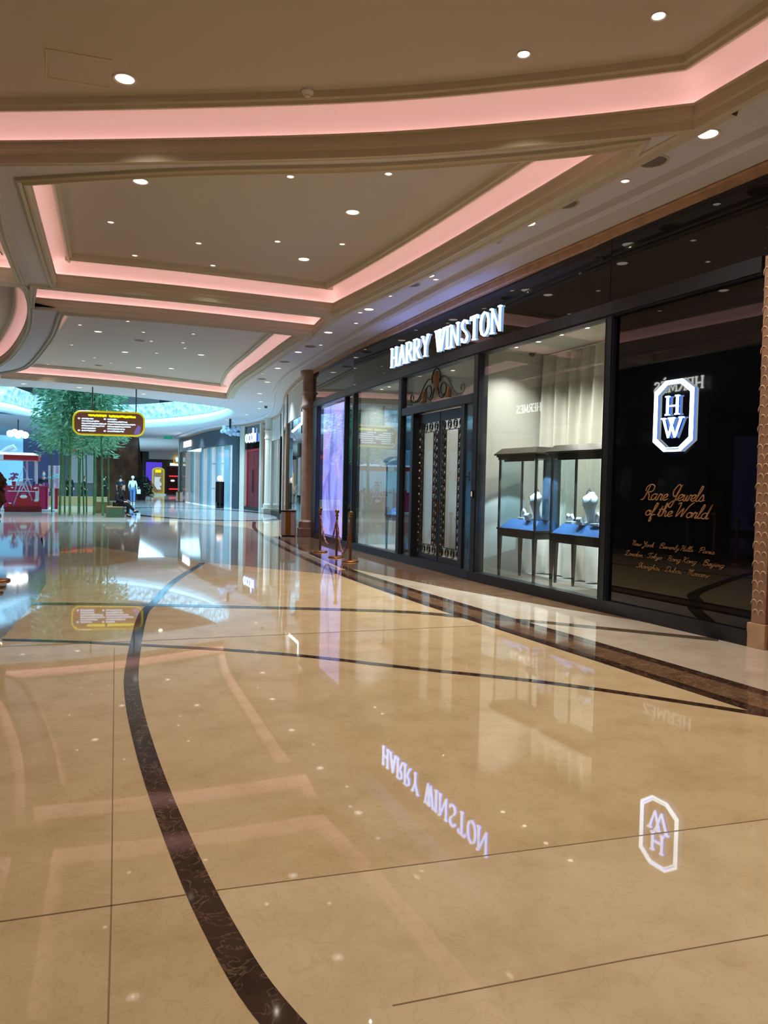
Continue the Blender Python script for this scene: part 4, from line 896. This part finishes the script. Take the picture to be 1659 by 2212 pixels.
# ------------------------------------------------------------------ people
M_skin = mat('skin', (214,170,146), .55); M_bk = mat('black_cloth', (16,16,20), .85); M_hair = mat('dark_hair', (22,18,18), .6)
def skin(name, verts, edges, m, parent, sub=1):
    me = bpy.data.meshes.new(name); me.from_pydata([v[:3] for v in verts], edges, []); o = bpy.data.objects.new(name, me); C.objects.link(o); o.parent = parent
    s = o.modifiers.new('skin','SKIN'); s.use_smooth_shade = True; sv = me.skin_vertices[0].data if me.skin_vertices else None
    if sv is None:
        bpy.context.view_layer.objects.active = o; me.attributes
        bm = bmesh.new(); bm.from_mesh(me); bm.verts.layers.skin.verify(); bm.to_mesh(me); bm.free(); sv = me.skin_vertices[0].data
    for i, v in enumerate(verts): sv[i].radius = (v[3], v[4] if len(v) > 4 else v[3]); sv[i].use_root = (i == 0)
    if sub: q = o.modifiers.new('sub','SUBSURF'); q.levels = sub; q.render_levels = sub
    me.materials.append(m); return o
def person(loc, rz, label, kind='stand', h=1.68, top=M_bk, leg=M_bk, cap=None, mask=None, bare=False, hair=M_hair, step=.16, longhair=False):
    s = h/1.7; t = thing('person', label, 'person', (*loc,0), rz); k = lambda L: [(a*s,b*s,c*s)+tuple(x*s for x in r) for a,b,c,*r in L]
    # faces -y; body surface (skin) is one continuous mesh, clothing lies over it
    if kind == 'sit':
        hip = .50; B = [(0,0,hip,.12,.10),(0,-.02,.68,.11,.09),(0,-.07,.90,.14,.09),(0,-.12,1.02,.05,.05),(0,-.17,1.10,.045,.045),(0,-.2,1.19,.085,.095),(0,-.2,1.26,.07,.08)]
        arms = [[(sx*.17,-.09,.93,.05),(sx*.22,-.14,.70,.042),(sx*.08,-.36,.62,.034),(sx*.03,-.43,.64,.028)] for sx in (-1,1)]
        legs = [[(.09,0,hip,.085),(.10,-.42,.50,.062),(.10,-.40,.12,.042),(.10,-.50,.04,.035)],[(-.09,0,hip,.085),(-.02,-.44,.56,.062),(.16,-.66,.26,.042),(.16,-.78,.24,.035)]]
    else:
        B = [(0,0,.95,.13,.10),(0,0,1.12,.115,.085),(0,0,1.34,.15,.09),(0,.0,1.46,.05,.05),(0,-.01,1.52,.047,.047),(0,-.02,1.60,.08,.09),(0,-.02,1.665,.07,.075)]
        arms = [[(sx*.17,0,1.38,.05),(sx*.23,.02*sx,1.12,.04),(sx*.22,-.10,.92,.032),(sx*.21,-.13,.84,.028)] for sx in (-1,1)]
        legs = [[(sx*.09,0,.92,.09),(sx*.10,-sx*step*.5-.02,.50,.065),(sx*.10,-sx*step,.09,.045),(sx*.10,-sx*step-.12,.04,.035)] for sx in (-1,1)]
    B, arms, legs = k(B), [k(a) for a in arms], [k(l) for l in legs]
    V = list(B); E = [(i,i+1) for i in range(len(B)-1)]
    for a in arms:
        n0 = len(V); V += a; E.append((2,n0)); E += [(n0+i,n0+i+1) for i in range(len(a)-1)]
        e = a[-1]
        for j in range(5):
            n1 = len(V); dx = (j-2)*.016*s; V += [(e[0]+dx, e[1]-.03*s, e[2]-.02*s, .009*s), (e[0]+dx*1.3, e[1]-.055*s, e[2]-.045*s, .008*s)]; E += [(n0+len(a)-1,n1),(n1,n1+1)]
    for l in legs:
        n0 = len(V); V += l; E.append((0,n0)); E += [(n0+i,n0+i+1) for i in range(len(l)-1)]
    skin('body', V, E, M_skin, t)
    g = lambda L, d: [(a,b,c)+tuple(x+d for x in r) for a,b,c,*r in L]
    nb = tuple(B[2][i]*.45+B[3][i]*.55 for i in range(3))+(.095*s,.08*s)
    tv = g(B[:3], .018*s)+[nb]; te = [(0,1),(1,2),(2,3)]
    for a in arms:
        n0 = len(tv); aa = g(a[:2] if bare else a[:3], .012*s); tv += aa; te.append((2,n0)); te += [(n0+i,n0+i+1) for i in range(len(aa)-1)]
    skin('top', tv, te, top, t)
    lv = g(B[:1], .012*s); le = []
    for l in legs:
        n0 = len(lv); ll = g(l[:3], .014*s); lv += ll; le.append((0,n0)); le += [(n0+i,n0+i+1) for i in range(2)]
    skin('trousers', lv, le, leg, t)
    for l in legs:
        e, f = l[3], l[2]; MB().tube([(f[0],f[1]+.03*s,f[2]-.04*s),(e[0],e[1]+.02*s,e[2]),(e[0],e[1]-.05*s,e[2]-.005)], [.045*s,.042*s,.03*s], 8).build('shoe', M_bk if cap is None else M_white, t, True)
    hd = B[-2]; c = (hd[0],hd[1]+.012*s,hd[2]+.025*s)
    MB().ball(c, .105*s, 14, 10, (.88,1,1.05)).build('hair', hair, t, True) if not cap else None
    face = MB().ball((hd[0],hd[1]-.052*s,hd[2]+.0), .078*s, 12, 10, (.9,.75,1.15)); face.ball((hd[0],hd[1]-.112*s,hd[2]-.005*s), .014*s, 6, 4, (.8,1,1.5))
    face.ball((hd[0]-.08*s,hd[1],hd[2]), .02*s, 6, 4, (.5,1,1.4)); face.ball((hd[0]+.08*s,hd[1],hd[2]), .02*s, 6, 4, (.5,1,1.4)); face.build('face', M_skin, t, True)
    if longhair: MB().tube([(hd[0],hd[1]+.05*s,hd[2]+.05*s),(hd[0],hd[1]+.09*s,hd[2]-.12*s),(hd[0],hd[1]+.10*s,hd[2]-.30*s)], [.09*s,.10*s,.05*s], 10).build('long_hair', hair, t, True)
    if cap: MB().ball((c[0],c[1],c[2]+.02*s), .108*s, 14, 8, (.92,1.05,.85)).add([(c[0]+a,c[1]+b,c[2]+.03*s) for a,b in ((-.07,-.08),(.07,-.08),(.05,-.19),(-.05,-.19))],[(0,1,2,3)]).build('cap', cap, t, True)
    if mask: MB().ball((hd[0],hd[1]-.095*s,hd[2]-.04*s), .055*s, 10, 8, (1.1,.7,.9)).build('face_mask', mask, t, True)
    return t
person((2.98,31.12), .95, 'person in black seated with crossed legs on the green box, looking at a phone', 'sit', 1.70, longhair=True)
t = thing('phone','small phone held by the seated person in black','phone',(3.38,30.85,.66)); MB().box(-.04,-.075,0,.04,.075,.01).build('case', M_black, t); MB().box(-.035,-.07,.0101,.035,.07,.012).build('screen', mat('phone_screen',(60,80,110),.2,emit=(150,180,220),es=.5), t); t.rotation_euler = (.5,0,1.0)
M_wc = mat('white_cloth',(225,235,240),.85); M_jean = mat('blue_denim',(88,130,180),.85)
person((5.6,48.9), 2.9, 'person walking away in a white cap, white long sleeved top and blue jeans', 'stand', 1.72, M_wc, M_jean, cap=M_wc)
person((4.85,48.6), 2.9, 'person in a dark tee shirt walking away beside the person in the white cap', 'stand', 1.74, mat('dark_tee',(20,34,46),.85), M_bk, bare=True)
person((.40,39.3), .1, 'attendant in a dark suit and pale blue face mask behind the red kiosk', 'stand', 1.80, mat('navy_suit',(20,34,58),.8), M_bk, mask=mat('mask_cloth',(130,215,225),.7))
person((2.0,50.5), .3, 'distant visitor in black standing behind the bamboo stems', 'stand', 1.7)
person((2.9,51.5), 1.2, 'distant visitor in dark clothes beyond the bamboo, with a pale bag', 'stand', 1.65, M_bk, M_bk)
person((4.2,52.5), 2.0, 'distant visitor in dark green beyond the grove', 'stand', 1.75, mat('dark_green_cloth',(24,60,44),.85), M_bk)
t = thing('shoulder_bag','white bag carried by the person in the white cap','bag',(5.95,48.85,.62)); MB().box(-.12,-.06,0,.12,.06,.28).build('body', M_wc, t, bevel=.02); MB().tube([(-.08,0,.28),(0,0,.45),(.08,0,.28)], .01, 6).build('strap', M_wc, t)

# ------------------------------------------------------------------ gift kiosk
M_kr = mat('kiosk_crimson', (206,44,100), .45); M_kr2 = mat('kiosk_red', (196,30,44), .4); M_kw = mat('kiosk_white', (232,238,246), .4); M_pk = mat('kiosk_pink', (222,160,214), .45)
K = thing('gift_kiosk','crimson gift box shaped sales kiosk with white ribbons and bow topped roof','kiosk',(-.93,37.6,0), -.05)
MB().box(-2.2,-.95,0,1.85,1.9,.07).build('platform', M_kw, K, bevel=.01)
MB().box(-2.0,-.5,.07,1.50,-.42,1.1).box(1.42,-.5,.07,1.50,1.3,1.1).box(-2.0,-.55,1.08,1.53,-.15,1.13).build('counter', M_kr, K)
MB().box(-.66,-.515,.07,-.28,-.50,1.1).build('ribbon', M_kw, K); MB().box(1.0,-.515,.07,1.15,-.5,1.1).build('ribbon', M_kw, K)
for x, y in ((.98,-.1),(-1.6,-.1),(.98,1.2),(.55,1.3)): MB().box(x-.04,y-.04,1.1,x+.04,y+.04,2.3).build('post', M_kw, K)
MB().box(-1.9,-.6,2.28,1.12,1.5,2.5).build('roof', M_kr2, K); MB().add([(-1.95,-.65,2.5),(1.17,-.65,2.5),(1.17,1.55,2.5),(-1.95,1.55,2.5),(-1.5,-.3,2.62),(.9,-.3,2.62),(.9,1.2,2.62),(-1.5,1.2,2.62)],[(0,1,2,3),(4,5,6,7),(0,1,5,4),(1,2,6,5),(2,3,7,6),(3,0,4,7)]).build('roof_top', mat('roof_pink',(238,214,228),.4), K)
MB().box(-.66,-.62,2.27,-.28,-.6,2.51).build('roof_ribbon', M_kw, K)
bow = MB()
for s in (-1,1): bow.tube([(-.45,0,2.6),(-.45+s*.25,0,2.78),(-.45+s*.52,0,2.90),(-.45+s*.62,0,2.80),(-.45+s*.4,0,2.66),(-.45,0,2.62)], [.05,.09,.10,.09,.06,.04], 8)
bow.build('bow', M_kw, K, True)
random.seed(9)
cols = [(196,30,60),(232,238,246),(222,160,214),(150,110,190),(226,196,150),(60,80,140)]
pm = [mat('parcel%d' % i, c, .45) for i, c in enumerate(cols)]
for i in range(22):
    x = -2.4+.14*i; w = random.uniform(.04,.062); hh = random.uniform(.06,.2); c = cols[i%6]; cn = ['crimson','white','pink','violet','cream','navy'][i%6]
    if abs(x+.83) < .19: continue
    y0 = 37.6-.35+random.uniform(-.06,.10)
    t = thing('gift_parcel','small '+cn+' wrapped gift parcel in the row on the kiosk counter','parcel',(x-.0,y0,1.135),random.uniform(-.3,.3),cn+' parcels on the kiosk counter')
    MB().box(-w,-w*.8,0,w,w*.8,hh).build('box', pm[i%6], t); MB().box(-w-.003,-.012,-.0,w+.003,.012,hh+.004).build('ribbon', M_kw if i%2 else pm[0], t)
t = thing('flower_arrangement','violet and coral flower bouquet on the kiosk counter','flowers',(-.83,37.3,1.135)); MB().lathe([(.07,0),(.09,.16),(.08,.18)], n=14).build('vase', M_kr2, t, True)
mb = MB(); mb2 = MB(); random.seed(4)
for i in range(24):
    a = random.uniform(0,6.3); r_ = random.uniform(0,.2); (mb if i%3 else mb2).ball((r_*math.cos(a), r_*math.sin(a), .25+random.uniform(0,.3)), .05, 6, 4)
mb.build('blooms', mat('violet_bloom',(150,110,190),.7), t, True); mb2.build('blooms', mat('coral_bloom',(230,90,90),.7), t, True)
t = thing('gift_tube_pillar','pink and white striped pillar with ribbon bow at the kiosk corner','display pillar',(.83,37.45,0))
MB().box(-.10,-.10,.07,.10,.10,1.05).build('stand', M_kw, t); MB().box(.03,-.105,.07,.16,.12,1.05).build('red_edge', M_kr2, t); MB().lathe([(.0001,1.03),(.25,1.03),(.25,2.08),(.0001,2.08)], n=24).build('tube', M_pk, t, True)
for a in (-1.57,-2.5,-.7): MB().tube([(.252*math.cos(a),.252*math.sin(a),1.04),(.252*math.cos(a),.252*math.sin(a),2.07)], .045, 6, flat=(math.cos(a),math.sin(a),0)).build('stripe', M_kw, t)
MB().lathe([(.262,1.50),(.262,1.58)], n=24).build('ribbon', M_kw, t); MB().ball((-.02,-.27,1.56), .07, 8, 6).ball((.10,-.27,1.62), .08, 8, 6,(1.4,.5,.8)).ball((-.13,-.27,1.5), .08, 8, 6,(1.4,.5,.8)).ball((.0,-.27,1.35), .06, 8, 6,(.8,.5,1.8)).build('bow', mat('aqua_bow',(170,225,235),.4), t, True)
# lattice stand with bags
t = thing('lattice_stand','white lattice tower stand with shelves in front of the kiosk','display stand',(-.42,36.2,0)); M_sv = mat('silver_frame',(200,205,225),.35)
MB().box(-.75,-.25,0,.72,.25,.22).build('base', mat('base_red',(120,16,30),.4), t)
f = MB()
for pts in ([(-.36,.9),(0,2.0),(.36,.9)],[(-.42,.22),(-.05,1.35)],[(-.1,.9),(.1,1.35)],[(.1,.9),(-.1,1.35)],[(.42,.22),(.05,1.35)]): f.tube([(a,0,b) for a, b in pts], .028, 6)
f.build('lattice', M_sv, t)
f = MB().box(-.62,-.16,.88,.62,.16,.91).box(-.36,-.12,1.42,.36,.12,1.45); f.build('shelf', M_kw, t)
for i, (x, z, w, hh, lab) in enumerate(((0,.22,.56,.46,'large red gift bag with white bow at the front of the lattice stand'),(-.53,.22,.22,.16,'small red gift box low on the far side of the lattice stand'),(.50,.22,.34,.28,'red gift bag with white ribbon beside the large bag'),(-.45,.915,.2,.14,'red parcel with white ribbon on the lattice shelf, kiosk end'),(.45,.915,.26,.13,'red parcel with white ribbon on the lattice shelf, bamboo end'))):
    g_ = thing('gift_bag', lab, 'gift bag', (-.42+x,36.13 if z < .3 else 36.2,z)); MB().box(-w/2,-.09,0,w/2,.09,hh).build('body', M_kr2, g_); MB().ball((0,-.1,hh*.95), w*.17, 8, 6, (1.6,.4,.8)).build('bow', M_kw, g_, True)
    if i in (0,2): MB().tube([(-w*.2,0,hh),(-w*.1,0,hh+.1),(w*.1,0,hh+.1),(w*.2,0,hh)], .01, 5).build('handle', M_kw, g_)

# ------------------------------------------------------------------ left side of the atrium
M_bw = mat('pale_blue_wall', (150,200,224), .5)
MB().wallseg((-9,40.5),(-.55,44.6),0,4.3,0,.2).build('wall_left', M_bw, kind='structure'); MB().wallseg((-.55,44.6),(1.3,48.6),0,4.25,0,.2).build('wall_left', mat('navy_wall',(24,40,84),.5), kind='structure')
sweep([(-9,40.3),(-.4,44.4),(1.5,48.4)][::-1], [(.0,3.7),(.35,3.9),(.9,4.1),(1.3,4.5),(1.4,4.7)]).build('trim_19', mat('brushed_canopy',(130,136,146),.3,metal=.7), smooth=True, kind='structure')
t = thing('glass_chandelier','bright cluster of glowing globes hanging before the pale blue wall','chandelier',(-.75,41.9,3.7))
for x, z in ((-.35,0),(-.15,.06),(.12,.02),(.32,-.05),(0,-.06)): MB().ball((x,0,z), .17, 12, 8).build('globe', glow('globe_white',(255,255,255),5), t, True)
MB().tube([(0,0,.1),(0,0,.72)], .03, 6).build('stem', M_frame, t)
t = thing('shop_lettering','dark capital shop name on the pale blue wall','shop sign',(0,0,0)); d_ = Vector((8.45,4.1)).normalized()
write('CHANEL', RO, 2.6, .5, (-8.2,40.6,1.9), (d_.x,d_.y,0), (d_.y,-d_.x,0), .05, M_black, t, n=4, off=.03)
# far end: brown mural wall, far hall and shops
M_mur = mat('mural_brown', (122,92,66), .4, noise=((64,50,42), .8, .4, .6))
MB().wallseg((4.3,56.5),(7.3,60.5),0,5.2,0,.3).build('wall_far', M_mur, kind='structure')
MB().add([(7.2,60.4,0),(7.9,60.9,0),(6.7,60.1,5.4),(7.3,60.6,5.4),(7.5,61.2,0),(7.0,60.9,5.4)],[(0,1,3,2),(1,4,5,3),(4,0,2,5)]).build('trim_20', M_frame, kind='structure')
MB().wallseg((-9,57),(4.3,57),0,5.2,0,.2).build('wall_far', mat('far_wall_grey',(120,128,130),.5), kind='structure')
for x, w, c in ((-4,1.4,(200,225,230)),(.4,.9,(240,250,255)),(2.3,1.6,(90,110,120))):
    MB().box(x,56.85,1.2,x+w,56.98,3.2).build('window_%d' % n_, mat('far_window%d' % n_, c, .3, emit=c, es=.9), kind='structure'); n_ += 1
MB().box(-1,56.7,3.5,4,56.9,3.75).build('trim_21', mat('far_red_sign',(190,70,60),.4,emit=(200,80,70),es=.5), kind='structure')
def farp(px): return px
MB().box(9.6,89,0,24,89.3,4.8).build('wall_far', mat('far_dark',(66,62,62),.4), kind='structure'); MB().box(5,89,0,11.2,89.3,4.8).build('wall_far', M_pst, kind='structure')
MB().box(11.9,88.6,3.95,18,89,4.8).build('trim_22', M_curve, kind='structure')
t = thing('video_poster','tall violet video poster on the far wall','screen',(12.5,88.9,0)); MB().box(-.9,-.06,.7,.9,.0,3.6).build('picture', mat('violet_poster',(70,50,170),.4,emit=(80,60,200),es=.8,noise=((30,26,80),.9,.4,.6)), t); MB().box(-.95,0,0,.95,.06,3.7).build('frame', M_black, t)
t = thing('shop_counter_window','dark shop window lit red inside at the far end','shop window',(15.2,88.9,0)); MB().box(-1.2,-.06,0,1.2,.0,3.1).build('pane', mat('red_dark_window',(60,26,34),.3), t); MB().box(-1.0,-.09,.45,1.0,-.06,.6).box(-1.0,-.09,1.95,1.0,-.06,2.1).build('light_strip', glow('red_glow',(220,50,60),1.2), t); MB().box(-.9,-.12,3.25,1.2,-.06,3.55).build('sign', glow('warm_sign',(235,235,205),1.6), t); MB().ball((-.6,-.1,1.5), .16, 8, 6, (1.6,.3,.8)).ball((.2,-.1,1.6), .12, 8, 6, (1.6,.3,.8)).build('merchandise', glow('pale_goods',(235,225,225),.9), t)
t = thing('hexagonal_shop_sign','gold rimmed hanging shop sign at the far end','shop sign',(15.4,88.4,3.95)); MB().tube([(x,0,z) for x, z in rrect(.75,.4,.2)], .08, 6, closed=True).build('rim', mat('gold_rim',(200,150,40),.4,emit=(200,150,40),es=.5), t, True); MB().tube([(0,0,.4),(0,0,.84)], .04, 6).build('stem', M_frame, t); MB().box(-.55,-.02,-.25,.55,.02,.25).build('face', glow('aqua_face',(190,235,255),1.2), t)
t = thing('information_totem','yellow edged brown information totem standing in the far hall','sign',(11.6,79.3,0), -.3)
def plate2(hw, z0, z1, y, name, m):
    o = [(hw*math.cos(a)*(1 if abs(math.cos(a))>.01 else 1), z1-hw*.5+hw*.5*math.sin(a)) for a in [PI*i/10 for i in range(11)]]+[(-hw,z0),(hw,z0)]; n = len(o)
    MB().add([(x,-y,z) for x,z in o]+[(x,y,z) for x,z in o],[tuple(range(n))[::-1],tuple(range(n,2*n))]+[(i,(i+1)%n,(i+1)%n+n,i+n) for i in range(n)]).build(name, m, t)
plate2(.62,.1,2.85,.12,'rim',mat('totem_yellow',(190,160,50),.4,emit=(190,160,50),es=.25)); plate2(.47,.25,2.7,.14,'panel',mat('totem_brown',(150,112,70),.5,emit=(150,112,70),es=.2)); MB().box(-.8,-.4,0,.8,.4,.1).build('base', M_kw, t)
MB().box(-.3,-.16,2.3,.3,-.145,2.62).build('heading', glow('totem_head',(225,215,20),1.0), t)
f = MB()
for i, w in enumerate((.34,.30,.28,.30,.36,.40,.38,.30,.34,.36)): f.box(-.36,-.16,1.75-.13*i,-.36+w*1.8,-.145,1.83-.13*i)
f.build('text_rows', glow('totem_text',(190,225,255),1.0), t)
M_lf2 = mat('dark_leaf', (24,56,44), .6)
for x, y, s, lab in ((7.35,58.4,.95,'dark leafy potted shrub beside the brown mural wall'),(9.0,76,1.3,'grey potted plant beside the information totem')):
    t = thing('potted_plant', lab, 'potted plant', (x,y,0)); MB().lathe([(.25*s,0),(.4*s,.5*s),(.36*s,.5*s)], n=18).build('pot', mat('plum_pot',(70,44,46),.5), t, True); o = leaves(77, 900, .5*s, 1.9*s, .75*s).build('foliage', M_lf2, t); o['kind'] = 'stuff'
t = thing('fruit_sculpture','rounded cream and brown sculpture beside the totem','sculpture',(9.9,77.5,0)); MB().ball((0,0,.75), .75, 16, 12, (1,.8,1)).build('body', mat('cream_form',(200,196,180),.6), t, True); MB().tube([(.5,-.2,1.2),(.9,-.3,.9),(1.3,-.3,.3)], [.22,.16,.12], 10).build('arm', mat('tan_form',(170,120,86),.6), t, True)
MB().add([(-16,95,0),(24,95,0),(24,95,12),(-16,95,12)],[(0,1,2,3)]).build('wall_far', M_upw, kind='structure')
t = thing('exit_sign','small green exit sign hanging beyond the atrium','exit sign',(8.3,52.5,4.35)); MB().box(-.3,-.02,0,.3,.02,.2).build('face', glow('exit_green',(30,130,110),.9), t); MB().tube([(0,0,.2),(0,0,.43)], .012, 6).build('stem', M_white, t)

# ------------------------------------------------------------------ opposite side of the mall (seen as reflections in the dark shopfront)
M_od = mat('opposite_dark', (26,28,36), .35); M_ow = mat('opposite_wood', (110,84,66), .6)
OP = [(-2.3,-8),(-2.0,2),(-1.75,9),(-1.7,16),(-1.75,23),(-2.2,28),(-4.5,31)]
def oseg(y0, y1, z0, z1, m, t0=0, t1=.15, name='wall_left', kind='structure', parent=None):
    ys = [y0]+[b for a, b in OP if y0 < b < y1]+[y1]; mb = MB()
    ox = lambda y: next((a+(c-a)*(y-b)/(d-b) for (a,b),(c,d) in zip(OP, OP[1:]) if b <= y <= d), OP[-1][0])
    for a, b in zip(ys, ys[1:]): mb.wallseg((ox(a),a),(ox(b),b), z0, z1, t0, t1)
    return mb.build(name, m, parent, kind=kind)
oseg(-8, 31, 3.45, ZP+.02, M_od); oseg(-8, 5.2, 0, 3.45, M_ow); oseg(5.2, 5.6, 0, 3.45, M_stone); oseg(8.8,9.2,0,3.45,M_od); oseg(12.6,13.0,0,3.45,M_od); oseg(17,17.6,0,3.45,M_stone); oseg(22.6,31,0,3.45,M_stone)
for y0, y1 in ((5.6,8.8),(9.2,12.6),(13,17),(17.6,22.6)): oseg(y0, y1, .1, 3.45, M_glass, .05, .062, 'window_%d' % n_); n_ += 1
oseg(5.2, 22.6, 0, 3.5, mat('dim_interior',(64,52,46),.8), 2.0, 2.1); flat([(-1.75,5.2),(-1.7,22.6),(-4,22.6),(-4,5.2)], 3.45, (), 'ceiling_opposite', M_ow)
t = thing('opposite_shop_name','white lit capital shop name across the mall, seen mirrored in the black panel','shop sign',(0,0,0))
M_hm = glow('sign_ivory',(235,240,230),7)
write('HERMES', RO, 1.5, .27, (-1.66,12.75,3.98), (0,1,0), (1,0,0), .022, M_hm, t, n=4, off=.05)
MB().tube([(-1.60,12.75+1.12,4.34),(-1.60,12.75+1.18,4.30)], .02, 4).build('accent', M_hm, t)
t = thing('opposite_shop_name','smaller white lit shop name across the mall, seen mirrored in the lit window','shop sign',(0,0,0))
write('HERMES', RO, 1.3, .25, (-1.66,19.4,3.98), (0,1,0), (1,0,0), .012, M_hm, t, n=4, off=.05)
def mannequin(loc, rz, label, top, legm, h=1.8):
    t = thing('mannequin', label, 'mannequin', (*loc,0), rz); s = h/1.7
    MB().ball((0,0,1.62*s), .095*s, 14, 10, (.8,1,1.25)).build('head', M_bust, t, True)
    MB().tube([(0,0,.9*s),(0,0,1.1*s),(0,0,1.34*s),(0,0,1.46*s),(0,0,1.53*s)], [.15*s,.13*s,.17*s,.06*s,.05*s], 14).build('torso', top, t, True)
    for x in (-1,1):
        MB().tube([(x*.17*s,0,1.40*s),(x*.22*s,0,1.15*s),(x*.2*s,-.06,.88*s)], [.055*s,.045*s,.035*s], 8).build('arm', top, t, True)
        MB().tube([(x*.08*s,0,.92*s),(x*.09*s,0,.5*s),(x*.09*s,0,.03)], [.09*s,.07*s,.05*s], 10).build('leg', legm, t, True)
    MB().lathe([(.22,0),(.22,.02),(.0001,.025)], n=20).build('base', M_frame, t); return t
mannequin((-2.3,14.6), 1.2, 'mannequin with a white head and grey jacket in the opposite shop window', mat('grey_jacket',(170,168,172),.8), M_bk)
mannequin((-2.4,10.4), 1.5, 'mannequin with a white head and black outfit in the opposite shop window', M_bk, M_bk)
mannequin((-2.3,11.6), 1.5, 'mannequin with a white head and navy outfit in the opposite shop window', mat('navy_cloth',(30,38,70),.8), M_bk)
for i, (x, y) in enumerate(((-2.4,14.5),(-2.4,11.0),(-2.5,8.0),(-2.5,20))): spot_in(x, y, 10, 'small warm spotlight over the opposite shop window', 'spotlights in the opposite shop window', (1,.82,.6))
for o in bpy.data.objects:
    if o.name.startswith('display_spotlight') and o.location.x < 0: o.location.z = 3.44
